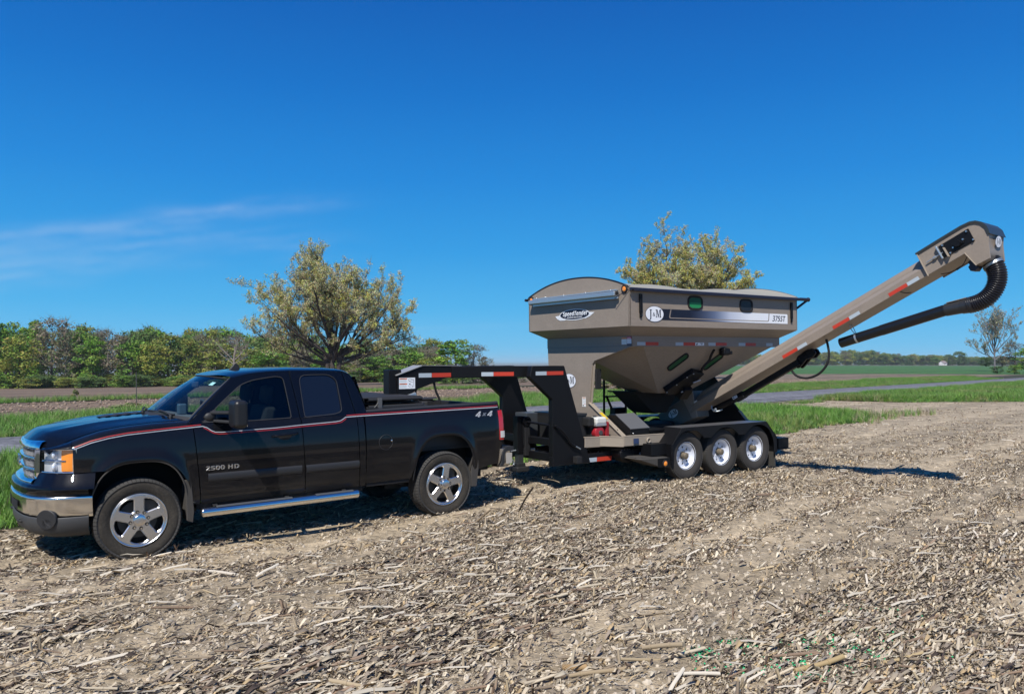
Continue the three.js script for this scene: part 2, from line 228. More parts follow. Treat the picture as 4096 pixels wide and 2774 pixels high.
// single larger stalks that stand out
{
  const pieces = [ // x, depth, length, turn, tilt, radius, label
    [-.98, 4.95, .34, 3.0, .05, .016, 'thick pale corn stalk lying near the bottom edge left of centre'],
    [1.02, 5.35, .30, -.55, .22, .017, 'thick broken corn stalk tilted up below the middle of the field'],
    [1.18, 5.05, .30, .06, .02, .013, 'bleached white stalk lying flat on a bare soil patch'],
    [.55, 5.0, .42, .35, .04, .015, 'long tan stalk lying at the bottom edge near the centre'],
    [2.0, 5.15, .42, .42, .10, .018, 'split yellow stalk bundle piece beside the green seeds'],
    [2.62, 5.35, .40, .30, .06, .016, 'straight yellow stalk right of the spilled green seeds'],
    [-1.95, 8.35, .34, -.6, .30, .013, 'pale stalk leaning in front of the truck shadow behind the front wheel'],
    [-.35, 9.6, .36, -.85, .55, .012, 'dry stalk standing tilted beside the rear truck wheel'],
    [.18, 10.3, .52, -1.05, .8, .013, 'dark bent stalk standing upright behind the truck mud flap'],
    [-2.7, 7.35, .34, -.45, .08, .015, 'white stalk lying in front of the front truck wheel'],
  ];
  const cols = [[.38, .30, .19], [.32, .25, .16], [.56, .51, .42], [.33, .25, .15], [.38, .28, .14], [.40, .31, .17], [.40, .33, .23], [.30, .23, .15], [.06, .042, .03], [.54, .48, .39]];
  pieces.forEach(([x, d, L, turn, tilt, rad, label], i) => {
    const g = group(scene, 'corn_stalk'); g.position.set(x, fieldY(x, d) + .028 + Math.sin(tilt) * L * .42, -d); g.rotation.set(0, turn, tilt, 'YXZ'); tag(g, label, 'corn stalk');
    const m = std(...cols[i], .85); const gg = new THREE.CylinderGeometry(rad * .88, rad, L, 9, 6, false).rotateZ(Math.PI / 2); const p = gg.attributes.position; for (let k = 0; k < p.count; k++) p.setY(k, p.getY(k) + .012 * Math.sin(p.getX(k) * 7 + i));
    mesh(g, 'stem', gg, m); for (const q of [.18, -.3]) mesh(g, 'node', new THREE.CylinderGeometry(rad * 1.16, rad * 1.16, .014, 9).rotateZ(Math.PI / 2).translate(L * q, .012 * Math.sin(L * q * 7 + i), 0), m);
  });
  const cob = group(scene, 'corn_cob'); cob.position.set(.41, fieldY(.41, 5.2) + .03, -5.2); cob.rotation.y = .08; tag(cob, 'brown empty corn cob lying among stalks near the bottom centre', 'corn cob');
  mesh(cob, 'core', new THREE.CylinderGeometry(.014, .02, .16, 10).rotateZ(Math.PI / 2), std(.36, .24, .12, .9)); const kn = []; for (let i = 0; i < 14; i++) for (let k = 0; k < 10; k++) { const a = k / 10 * 6.283 + i * .3, rr = .0195 - i * .0004; kn.push(new THREE.BoxGeometry(.007, .006, .006).translate(-.075 + i * .0115, Math.cos(a) * rr, Math.sin(a) * rr)); } mesh(cob, 'kernel_sockets', merge(kn), std(.40, .28, .15, .9)).userData.kind = 'stuff';
}

// ---- grass: tufts of bent blades
function tuft(nb, h, spread, seed) {
  const r = rngOf(seed), out = []; for (let i = 0; i < nb; i++) { const a = r() * 6.283, px = Math.cos(a) * spread * r(), pz = Math.sin(a) * spread * r(), l = h * (.55 + .6 * r()), lean = .15 + .55 * r(), w = .006 + .005 * r(), dir = r() * 6.283; out.push(grid(3, 1, (u, v) => { const q = (v - .5) * w * 2 * (1 - u * .9), b = lean * l * u * u; return [px + Math.cos(dir) * b - Math.sin(dir) * q, l * u * (1 - .18 * lean * u), pz + Math.sin(dir) * b + Math.cos(dir) * q]; })); } return merge(out);
}
const bladeMat = phys(1, 1, 1, .65, 0, { transmission: .25, thickness: 0, side: THREE.DoubleSide });
const greens = [[.125, .29, .026], [.10, .25, .022], [.15, .32, .032], [.18, .315, .038], [.08, .205, .026], [.23, .28, .06]].map(c => new THREE.Color().setRGB(...c));
function grassPatch(name, geo, spots, label, hmin, hmax, dry = 0) {
  const im = new THREE.InstancedMesh(geo, bladeMat, spots.length), o = new THREE.Object3D(), c = new THREE.Color(), r = rngOf(spots.length);
  spots.forEach(([x, d, k, y = 0], i) => { const [n, s] = toNS(x, d); o.position.set(x, H(n, s) + y, -d); o.rotation.set((r() - .5) * .3, r() * 6.28, (r() - .5) * .3); const h = lerp(hmin, hmax, k); o.scale.set(lerp(.8, 1.3, r()) * Math.max(.7, h), h, lerp(.8, 1.3, r()) * Math.max(.7, h)); o.updateMatrix(); im.setMatrixAt(i, o.matrix); const pick = fbm(x * .35 + 9, d * .35, 3) * 1.6 - .3 + (r() - .5) * .5; c.copy(greens[Math.max(0, Math.min(5, Math.floor(pick * 6)))]); if (r() < dry) c.setRGB(.36, .30, .18); c.multiplyScalar(.8 + .4 * r()); im.setColorAt(i, c); });
  im.name = numbered(name); im.castShadow = im.receiveShadow = true; tag(im, label, 'grass', null, 'stuff'); scene.add(im); return im;
}
{
  const r = rngOf(31), near = [], right = [], far = [], strip_ = [], lane = [];
  for (let i = 0; i < 26000; i++) { const s = -14 + 43 * r(), e = edgeN(s), n = lerp(e, 16.8, Math.pow(r(), .9)); const [x, d] = toXD(n, s); if (Math.abs(x) > d * .75 + 2) continue; const edge = sstep(0, 1.1, n - e) * (1 - .5 * sstep(15.8, 17, n)) * (1 - .6 * sstep(27.5, 29.5, s)); if (s > 24 && r() < .25 * sstep(24, 29, s)) continue; near.push([x, d, Math.min(1, edge * (.35 + .65 * fbm(x * .7, d * .7, 3)) + .1 * r())]); }
  for (let i = 0; i < 16000; i++) { const s = 40 + 50 * r(), e = edgeN2(s), n = lerp(e, 16.9, r()); const [x, d] = toXD(n, s); if (Math.abs(x) > d * .75 + 2) continue; right.push([x, d, Math.min(1, sstep(0, 1.4, n - e) * (.3 + .6 * fbm(x * .5, d * .5, 3)))]); }
  for (let i = 0; i < 700; i++) { const s = 29 + 12 * r(), n = 15.6 + 1.0 * r(); if (fbm(s * .6, n, 2) < .45) continue; const [x, d] = toXD(n, s); lane.push([x, d, .3 * r()]); }
  for (let i = 0; i < 34000; i++) { const s = -40 + 150 * Math.pow(r(), 1.4), n = 22.9 + 5.9 * r(); const [x, d] = toXD(n, s); if (d < 8 || Math.abs(x) > d * .75 + 2) continue; far.push([x, d, Math.min(1, .15 + .85 * sstep(22.6, 27.5, n) * fbm(x * .4 + 5, d * .4, 3))]); }
  for (let i = 0; i < 9000; i++) { const s = -90 + 165 * r(), n = 43.9 + 3.0 * r(); const [x, d] = toXD(n, s); if (Math.abs(x) > d * .75 + 3) continue; if (fbm(s * .06, 3, 2) < .34) continue; strip_.push([x, d, .5 * r()]); }
  const tA = tuft(16, .42, .10, 4), tB = tuft(18, .40, .14, 9);
  grassPatch('verge_grass', tA, near, 'lush green grass growing behind the seed trailer', .25, 1.15, .05);
  grassPatch('verge_grass', tB, right, 'green grass growing right of the dirt driveway', .25, 1.3, .05);
  grassPatch('verge_grass', tuft(12, .4, .1, 14), lane, 'sparse low grass tufts at the driveway mouth by the road', .25, .7, .2);
  grassPatch('verge_grass', tB, far, 'green grass growing along the far side of the road', .25, 1.5, .07);
  grassPatch('strip_grass', tuft(14, .38, .2, 19), strip_, 'thin band of green grass across the tilled fields', .5, 1.4, .05);
  // dry weeds at the grass tip beside the driveway
  const dryW = []; for (let i = 0; i < 220; i++) { const s = 25 + 6.5 * r(), n = edgeN(s) + (r() - .35) * 1.6; const [x, d] = toXD(n, s); dryW.push([x, d, r() * .7]); }
  const im = grassPatch('dry_weeds', tuft(9, .45, .12, 44), dryW, 'straw coloured dry weeds at the grass tip beside the driveway', .4, .9, .5);
}
{ // clods and stones of the tilled field
  const cl = new THREE.IcosahedronGeometry(.042, 1); const p = cl.attributes.position; for (let i = 0; i < p.count; i++) { const k = .7 + .6 * hash2(Math.round(p.getX(i) * 400), Math.round(p.getY(i) * 400 + p.getZ(i) * 300)); p.setXYZ(i, p.getX(i) * k, p.getY(i) * k * .7, p.getZ(i) * k); } cl.computeVertexNormals();
  const r = rngOf(91), sp_ = []; for (let i = 0; i < 16000; i++) { const s = -60 + 150 * r(), n = 28.6 + 15 * Math.pow(r(), 1.2); const [x, d] = toXD(n, s); if (Math.abs(x) > d * .75 + 2 || d < 15) continue; sp_.push([x, d, n, s, r(), r(), r(), r()]); }
  litter('soil_clods', cl, sp_, (o, q) => { o.position.set(q[0], H(q[2], q[3]) + .02, -q[1]); o.rotation.set(q[4] * 6, q[5] * 6, q[6] * 6); const k = .4 + 1.3 * q[6] * q[6]; o.scale.set(k, k, k); }, 'rough brown clods of the tilled field beyond the road', 'soil clods', (q) => q[7] < .12 ? new THREE.Color().setRGB(.32, .265, .205) : new THREE.Color().setRGB(.255, .19, .14));
}
// ---------------------------------------------------------------- trees
const barkMat = std(.06, .048, .042, .95), barkGrey = std(.20, .175, .15, .95);
const leafMat = phys(1, 1, 1, .75, 0, { vertexColors: true, side: THREE.DoubleSide, transmission: .22, thickness: 0 });
class Buf {
  constructor() { this.p = []; this.c = []; this.i = []; }
  tube(pts, rs, seg) { // pts: Vector3[], rs radii
    const base = this.p.length / 3, t = new THREE.Vector3(), a = new THREE.Vector3(), b = new THREE.Vector3();
    for (let k = 0; k < pts.length; k++) {
      t.copy(pts[Math.min(k + 1, pts.length - 1)]).sub(pts[Math.max(k - 1, 0)]).normalize(); a.set(Math.abs(t.y) > .9 ? 1 : 0, Math.abs(t.y) > .9 ? 0 : 1, .01).cross(t).normalize(); b.crossVectors(t, a);
      for (let q = 0; q < seg; q++) { const f = q / seg * 6.2832, c = Math.cos(f) * rs[k], s = Math.sin(f) * rs[k]; this.p.push(pts[k].x + a.x * c + b.x * s, pts[k].y + a.y * c + b.y * s, pts[k].z + a.z * c + b.z * s); }
      if (k) for (let q = 0; q < seg; q++) { const A = base + (k - 1) * seg + q, B = base + (k - 1) * seg + (q + 1) % seg; this.i.push(A, B, A + seg, B, B + seg, A + seg); }
    }
  }
  leaf(x, y, z, size, r, col) {
    const base = this.p.length / 3, a = r() * 6.283, e = (r() - .5) * 2.4, ca = Math.cos(a), sa = Math.sin(a), ce = Math.cos(e), se = Math.sin(e); const ux = ca * ce, uy = se, uz = sa * ce, b2 = r() * 6.283; let vx = -sa * Math.cos(b2) - ca * se * Math.sin(b2), vy = ce * Math.sin(b2), vz = ca * Math.cos(b2) - sa * se * Math.sin(b2); const s = size * (.6 + .8 * r()), w = s * (.35 + .3 * r());
    const P = [[-s, 0], [-.1 * s, w], [s, 0], [.15 * s, -w]]; for (const [p, q] of P) { this.p.push(x + ux * p + vx * q, y + uy * p + vy * q, z + uz * p + vz * q); this.c.push(col[0], col[1], col[2]); } this.i.push(base, base + 1, base + 2, base, base + 2, base + 3);
  }
  geo() { const g = new THREE.BufferGeometry(); g.setAttribute('position', new THREE.BufferAttribute(new Float32Array(this.p), 3)); if (this.c.length) g.setAttribute('color', new THREE.BufferAttribute(new Float32Array(this.c), 3)); g.setIndex(this.i); g.computeVertexNormals(); return g; }
}
// open-grown tree: limbs reach given targets, each forks down to twigs that carry young leaves
function oak(seed, trunk, limbs, { leaf = .13, density = 5, depth = 4, cols, trunkR = .5, minLen = .5, yellow = .2 }) {
  const r = rngOf(seed), wood = new Buf(), lv = new Buf(), V3 = THREE.Vector3; let nb = 0;
  const gs = () => (r() + r() + r() - 1.5) / 1.5;
  function grow(a, dir, len, rad, lvl, tone) {
    const n = lvl <= 1 ? 7 : lvl === 2 ? 5 : 4, pts = [a.clone()], rs = [rad], d = dir.clone(), p = a.clone(); const wob = lvl <= 1 ? .26 : .36;
    for (let k = 1; k <= n; k++) { d.x += gs() * wob; d.y += gs() * wob + (lvl > 1 ? .05 : .03); d.z += gs() * wob; d.normalize(); p.addScaledVector(d, len / n); pts.push(p.clone()); rs.push(Math.max(.012, rad * (1 - .8 * k / n))); }
    wood.tube(pts, rs, lvl <= 1 ? 7 : lvl === 2 ? 5 : 3); nb++;
    if (lvl < depth) { const kids = lvl <= 1 ? 9 : lvl === 2 ? 6 : 5; for (let k = 0; k < kids; k++) { const f = .28 + .72 * (k + r() * .8) / kids, q = Math.min(n - 1, Math.floor(f * n)), st = pts[q].clone().lerp(pts[q + 1], f * n - q > 1 ? 1 : f * n - q), L = len * (.30 + .28 * r()) * (1.15 - .45 * f); if (L < minLen * .5) continue; const nd = pts[q + 1].clone().sub(pts[q]).normalize(); const side = new V3(gs(), gs() * .7 + .25, gs()).normalize(); nd.lerp(side, .58).normalize(); const t2 = lvl <= 2 ? (r() < yellow ? 1 : r() * .5) : tone; grow(st, nd, L, rs[q] * .55, lvl + 1, t2); } }
    if (lvl >= depth - 1) { const m = Math.round(density * (lvl === depth ? 1.3 : 1) * (.3 + 1.2 * r())); for (let k = 0; k < m; k++) { const q = Math.floor((.3 + .7 * r()) * n), b = pts[Math.min(n, q)]; const c = cols[Math.floor(r() * cols.length)], y = tone; const col = [lerp(c[0], .50, y * .7), lerp(c[1], .47, y * .7), lerp(c[2], .03, y * .7)].map(x => x * (.75 + .5 * r())); if (b.y > 3.4 + 2 * r()) lv.leaf(b.x + gs() * .34, b.y + gs() * .34, b.z + gs() * .34, leaf, r, col); } }
  }
  for (const [pts, rad] of trunk) wood.tube(pts.map(p => new V3(...p)), pts.map((p, k) => rad * (k === 0 ? 1.5 : 1 - .18 * k)), 10);
  for (const [base, target, rad] of limbs) { const a = new V3(base[0] * 1.2, base[1] + (target[1] > 9 ? 2.4 : .7) * r(), base[2]), b = new V3(...target), d = b.clone().sub(a), L = d.length(); d.normalize(); d.y += .10; d.normalize(); grow(a, d, L * .96, rad, 1, r() < .3 ? .8 : r() * .3); }
  return { wood: wood.geo(), leaves: lv.geo(), nb };
}
const ground = (u, v, d) => { const x = (u - 2048) / 3141 * d; return [x, d]; };
function plantTree(name, x, d, parts, label, cat, grp, bark = barkMat, y) {
  const g = group(scene, name); g.position.set(x, y ?? hXD(x, d) - .05, -d); mesh(g, 'trunk', parts.wood, bark); if (parts.leaves) mesh(g, 'crown', parts.leaves, leafMat); return tag(g, label, cat, grp);
}
const oakCols = [[.50, .475, .27], [.55, .515, .30], [.46, .45, .28], [.57, .53, .36], [.48, .48, .23], [.51, .455, .31]];
{ // big spreading oak above the truck cab
  const lim = []; const add = (bx_, by, tx, ty, tz, rad) => lim.push([[bx_, by, 0], [tx, ty, tz], rad]);
  add(-.2, 3.4, -2.7, 16.2, .5, .27); add(-.3, 3.2, -5.6, 13.2, -2, .22); add(-.3, 3.0, -9.4, 10.6, 1.5, .22); add(-.2, 2.8, -9.5, 7.0, -2, .2); add(-.2, 2.5, -7.6, 4.8, 2, .16); add(0, 3.4, .4, 15.0, -1.5, .24); add(.3, 3.2, 4.2, 13.4, 1, .22); add(.3, 3.0, 6.6, 11.2, -2.5, .2); add(.4, 2.8, 8.6, 8.4, 2, .22); add(.4, 2.6, 10.2, 5.0, -1, .2); add(.4, 2.4, 7.2, 4.0, 3, .15);
  add(0, 3, -.5, 11.5, 7.5, .22); add(.1, 3, 2.2, 10.5, -7.5, .22); add(-.1, 3, -4, 9, -7.5, .2); add(.1, 2.8, 4.2, 7.6, 7.6, .2); add(-.1, 2.8, -4.8, 7.8, 7, .2); add(0, 3.4, -1.4, 14.4, 3.5, .2); add(.1, 3.4, 2.4, 12.8, 3.5, .18); add(-.2, 3.3, -3.8, 14.5, 2, .2); add(-.2, 3.3, -7.2, 12, 0, .18); add(.2, 3.0, 8.0, 9.8, -3, .18); add(.3, 2.8, 9.6, 6.6, 3, .18); add(.3, 3.2, 5.6, 12.0, 2, .18); add(-.3, 2.6, -8.8, 8.6, 3, .17); add(-.2, 3.2, -1.6, 13, -4, .18); add(.1, 3, 1.4, 9.6, 2, .15); add(-.3, 2.4, -9.8, 5.6, 0, .16); add(.4, 2.4, 9.4, 3.9, 1, .16); add(0, 3, -2.6, 10.5, 3, .16);
  const t = oak(7, [[[[-.55, -.3, .1], [-.5, 1.6, .1], [-.75, 3.3, .1], [-1.2, 5, .2]], .30], [[[.05, -.3, 0], [0, 1.6, 0], [-.1, 3.6, 0], [-.2, 5.6, -.1]], .36], [[[.55, -.3, .1], [.6, 1.6, .1], [.9, 3.2, .1], [1.6, 5, 0]], .34]], lim, { leaf: .078, density: 13, depth: 4, cols: oakCols, yellow: .22 });
  const [x, d] = ground(1331, 0, 90); plantTree('oak_tree', x, d, t, 'large spreading oak with sparse young leaves rising behind the truck cab', 'oak tree').scale.set(.98, .90, .98);
}
{ // second oak behind the hopper: fuller, yellower
  const lim = []; const add = (bx_, by, tx, ty, tz, rad) => lim.push([[bx_, by, 0], [tx, ty, tz], rad]);
  const a = -2.6, b = 2.4;
  add(a, 6, -3.2, 19.2, 1, .27); add(a, 6, -7.0, 16.0, -2, .24); add(a, 5, -9.2, 12.5, 1.5, .22); add(a, 5, -8.6, 8.2, -1, .2); add(a, 7, -.3, 18.8, -1.5, .25); add(a, 5, -5, 12, 6, .2); add(a, 5, -4.5, 13, -6, .2); add(a, 6, 0, 14, 4, .2);
  add(b, 6, 1.8, 18.6, -1.5, .25); add(b, 6, 5.0, 17.8, 1, .25); add(b, 6, 7.8, 14.6, -2, .22); add(b, 5, 9.6, 11.2, 1.5, .22); add(b, 4, 10.6, 7.6, -1, .2); add(b, 5, 5, 12, 6, .2); add(b, 5, 4.5, 11, -6, .2); add(b, 5, 1.5, 13, 3, .2); add(b, 4, 7.5, 6.2, 2, .16); add(a, 4, -7.2, 6, 2, .16); add(a, 6, -1.4, 17, 3, .2); add(b, 6, .4, 16.5, 3, .2); add(b, 6, 3.4, 17.6, 3, .2); add(a, 5, -6.0, 14.4, 3, .18); add(b, 5, 6.6, 13, 4, .18); add(a, 5, -7.6, 10.2, 4, .18); add(b, 4.5, 8.6, 9.2, 4, .18); add(a, 6, .6, 12.4, 5, .16); add(b, 5, 2.6, 14, -4, .16); add(a, 6, -3.6, 17, -3, .18); add(b, 4, 11.2, 6.2, 1, .18); add(a, 4.5, -9.0, 7, 2, .16); add(a, 4.5, -3, 9.5, 5, .15); add(b, 4.5, 5.4, 9, 5, .15);
  const t = oak(23, [[[[a + .4, -.3, 0], [a + .3, 2.5, 0], [a, 5.5, 0], [a - .1, 9, 0]], .42], [[[b - .5, -.3, 0], [b - .4, 2.5, 0], [b, 5.5, 0], [b + .2, 9, 0]], .42]], lim, { leaf: .085, density: 18, depth: 4, cols: oakCols, yellow: .45 });
  const [x, d] = ground(2748, 0, 104); plantTree('oak_tree', x, d, t, 'large rounded yellowish oak rising behind the seed hopper', 'oak tree').scale.set(1, .935, 1);
}
{ // nearly bare tree at the right
  const lim = []; const add = (by, tx, ty, tz, rad) => lim.push([[0, by, 0], [tx, ty, tz], rad]);
  add(5, .3, 14.2, 0, .16); add(4, -3.0, 12.0, 1, .13); add(4, 3.0, 12.4, -1, .13); add(3.4, -5.2, 9.2, 0, .13); add(3.4, 5.2, 9.4, 1, .13); add(3, -5.6, 6.2, -1, .12); add(2.8, 5.0, 6.6, 0, .12); add(4, 1.5, 13, 3, .12); add(4, -1.2, 12.4, -3, .12); add(2.6, -4, 4.2, 1, .1); add(5, 0, 11, 4, .1); add(5, .5, 11, -4, .1);
  const t = oak(41, [[[[0, -.3, 0], [0, 2.5, 0], [.05, 6, 0], [.1, 9.5, 0]], .20]], lim, { leaf: .13, density: 2.2, depth: 4, cols: [[.30, .27, .22], [.34, .29, .24], [.27, .26, .20]], yellow: 0 });
  const [x, d] = ground(3980, 0, 178); plantTree('budding_tree', x, d, t, 'almost bare grey budding tree beyond the road at the right edge', 'tree', null, std(.16, .15, .155, .95), -.15);
}
// leafy woodland tree: trunk, some limbs and clumps of leaves in an uneven crown
function woodTree(seed, { h = 12, w = 4, y0 = .05, clumps = 42, per = 90, size = .22, cols, gap = 0, twigs = 40 }) {
  const r = rngOf(seed), wood = new Buf(), lv = new Buf(), V3 = THREE.Vector3; const gs = () => (r() + r() + r() - 1.5) / 1.5;
  const lean = gs() * .6; wood.tube([new V3(0, -.3, 0), new V3(lean * .2, h * .25, 0), new V3(lean * .6, h * .55, gs() * .3), new V3(lean, h * .86, 0)], [.2, .16, .11, .03], 6);
  for (let k = 0; k < clumps; k++) {
    const f = r(), y = h * (y0 + (1 - y0) * Math.pow(f, .85)), prof = Math.sqrt(Math.max(.03, 1 - Math.pow((f - .45) / .58, 2))), a = r() * 6.283, rr = w * prof * Math.pow(r(), .45) * .82; const c = new V3(lean * f + Math.cos(a) * rr, y, Math.sin(a) * rr), rad = (.10 + .11 * r()) * Math.min(h * .75, w * 2);
    const s = new V3(lean * f * .7, Math.max(h * .12, y - rr * .7 - .5), 0), mid = s.clone().lerp(c, .5); mid.y -= .15 * rr; wood.tube([s, mid, c], [.06, .04, .015], 3);
    const col = cols[Math.floor(r() * cols.length)], tn = .75 + .5 * r();
    if (r() >= gap) for (let i = 0; i < per; i++) { const q = rad * Math.pow(r(), .4), b = r() * 6.283, e = Math.acos(2 * r() - 1); lv.leaf(c.x + q * Math.sin(e) * Math.cos(b), c.y + q * Math.cos(e) * .75, c.z + q * Math.sin(e) * Math.sin(b), size, r, col.map(x => x * tn * (.75 + .5 * r()))); }
    for (let i = 0; i < twigs / 10; i++) { const e = new V3(c.x + gs() * rad * 1.5, c.y + (.2 + r()) * rad * 1.1, c.z + gs() * rad * 1.5); wood.tube([c, c.clone().lerp(e, .55).add(new V3(gs() * .15, 0, gs() * .15)), e], [.02, .015, .008], 3); }
  }
  return { wood: wood.geo(), leaves: lv.geo() };
}
const KINDS = {
  bright: [woodTree(101, { h: 12, w: 3.6, cols: [[.15, .30, .02], [.19, .35, .026], [.12, .26, .02]] }), woodTree(102, { h: 12, w: 3.2, cols: [[.17, .32, .022], [.13, .28, .018], [.23, .36, .036]], clumps: 40 })],
  olive: [woodTree(103, { h: 12, w: 3.8, cols: [[.27, .31, .03], [.31, .325, .042], [.22, .28, .027]], per: 80 }), woodTree(104, { h: 12, w: 3.4, cols: [[.22, .27, .034], [.27, .29, .042], [.20, .25, .03]], per: 80 })],
  grey: [woodTree(105, { h: 12, w: 3.6, cols: [[.23, .20, .115], [.20, .18, .10], [.24, .21, .13]], per: 55, gap: .15, twigs: 90, size: .18 }), woodTree(106, { h: 12, w: 3.0, cols: [[.20, .18, .09], [.23, .20, .12], [.18, .18, .07]], per: 60, gap: .1, twigs: 90, size: .18 })],
  dark: [woodTree(107, { h: 12, w: 3.5, cols: [[.085, .17, .022], [.105, .20, .028], [.075, .145, .024]] })],
};
const KLAB = { bright: 'bright green', olive: 'olive yellow-green', grey: 'greyish brown barely leafing', dark: 'dark green' };
{ // the woods' edge: [pixel column, top, depth, kind, width factor]
  const row = [[-60, 1300, 150, 'bright', 1], [22, 1298, 150, 'bright', 1.1], [75, 1345, 142, 'olive', 1.0], [130, 1292, 152, 'bright', .9], [205, 1275, 150, 'grey', 1.25], [262, 1310, 146, 'grey', 1.0], [318, 1320, 150, 'bright', .75], [372, 1350, 144, 'bright', .9], [430, 1318, 156, 'grey', .95], [476, 1345, 146, 'grey', 1.0], [530, 1362, 146, 'bright', 1.0], [580, 1322, 158, 'dark', 1.0], [612, 1372, 145, 'olive', .9], [668, 1345, 152, 'olive', 1.15], [722, 1346, 152, 'dark', .9], [770, 1362, 146, 'olive', .9], [815, 1338, 155, 'grey', .8], [872, 1372, 142, 'olive', 1.2], [935, 1345, 156, 'grey', 1.0], [1000, 1398, 142, 'olive', 1.3], [1075, 1405, 140, 'bright', 1.2], [1150, 1392, 150, 'olive', 1.2], [1215, 1400, 146, 'grey', 1.1], [1290, 1402, 146, 'bright', 1.1], [1375, 1402, 150, 'olive', 1.2], [1440, 1410, 142, 'grey', 1.2], [1500, 1425, 140, 'bright', 1.1], [1575, 1398, 148, 'grey', 1.4], [1648, 1408, 146, 'bright', 1.25], [1712, 1400, 152, 'grey', .9]];
  const count = {}; const ord = ['first', 'second', 'third', 'fourth', 'fifth', 'sixth', 'seventh', 'eighth', 'ninth', 'tenth', 'eleventh', 'twelfth'];
  row.forEach(([u, top, d, kind, wf], i) => {
    const v = KINDS[kind], t = v[i % v.length], x = (u - 2048) / 3141 * d, y = hXD(x, d) - .1, h = 2 + (1452 - top) / 3141 * d - y; const g = plantTree('woods_tree', x, d, t, '', 'tree', null, kind === 'grey' ? barkGrey : barkMat, y);
    g.scale.set(wf * (.8 + .35 * h / 12), h / 12, wf * (.8 + .35 * h / 12)); g.rotation.y = i * 2.4; count[kind] = (count[kind] || 0) + 1;
    tag(g, `${KLAB[kind]} tree, ${ord[count[kind] - 1]} such from the left along the woods' edge`, 'tree', 'trees along the edge of the woods');
  });
  // deeper rows and undergrowth read as one mass
  const r = rngOf(55); const fill = (kinds, count_, fn, label) => kinds.forEach((k, q) => { const t = KINDS[k][q % KINDS[k].length]; const im = new THREE.InstancedMesh(t.leaves, leafMat, count_), im2 = new THREE.InstancedMesh(t.wood, k === 'grey' ? barkGrey : barkMat, count_), o = new THREE.Object3D(); for (let i = 0; i < count_; i++) { const [u, d, h, w] = fn(i, q, r); const x = (u - 2048) / 3141 * d; o.position.set(x, hXD(x, d) - .2, -d); o.rotation.y = r() * 6.28; o.scale.set(w, h / 12, w); o.updateMatrix(); im.setMatrixAt(i, o.matrix); im2.setMatrixAt(i, o.matrix); } for (const [m, nm] of [[im, 'woods'], [im2, 'woods_branches']]) { m.name = numbered(nm); m.castShadow = m.receiveShadow = true; tag(m, label[nm === 'woods' ? 0 : 1] + ' ' + KLAB[k], 'woods', null, 'stuff'); scene.add(m); } });
  fill(['bright', 'olive', 'grey', 'dark'], 17, (i, q, r) => { const u = -260 + 2060 * (i + r()) / 17; return [u, 160 + 22 * r(), 9.5 + 3 * r() - 3.2 * sstep(950, 1500, u), 1.1]; }, ['leaf mass deep inside the left woods, coloured', 'bare branches deep inside the left woods, of trees coloured']);
  fill(['dark', 'bright', 'olive'], 30, (i, q, r) => { const u = -260 + 2060 * (i + r()) / 30; return [u, 138 + 10 * r(), 1.4 + 1.3 * r(), .8]; }, ['low undergrowth along the foot of the woods, coloured', 'stems of low undergrowth at the foot of the woods, coloured']);
  // leafless dead tree
  const lim = [[[0, 5, 0], [-4.6, 9.4, 0], .14], [[0, 6, 0], [1.6, 11.2, 0], .14], [[0, 5, 0], [4.2, 8.4, 0], .13], [[0, 6, 0], [-1.2, 10.4, 1], .12], [[0, 4.4, 0], [3.6, 6.2, 1], .11], [[0, 4.5, 0], [-3.4, 7.2, -1], .1]];
  const dead = oak(66, [[[[0, -.3, 0], [.1, 3, 0], [0, 6, 0], [.3, 8.5, 0]], .3]], lim, { depth: 3, density: 0, cols: oakCols }); dead.leaves = null; const x = (935 - 2048) / 3141 * 136; plantTree('dead_tree', x, 136, dead, 'leafless dead tree with crooked pale limbs in front of the woods left of the oak', 'tree', null, std(.22, .19, .16, .95), hXD(x, 136) - .3).scale.setScalar(.84);
}
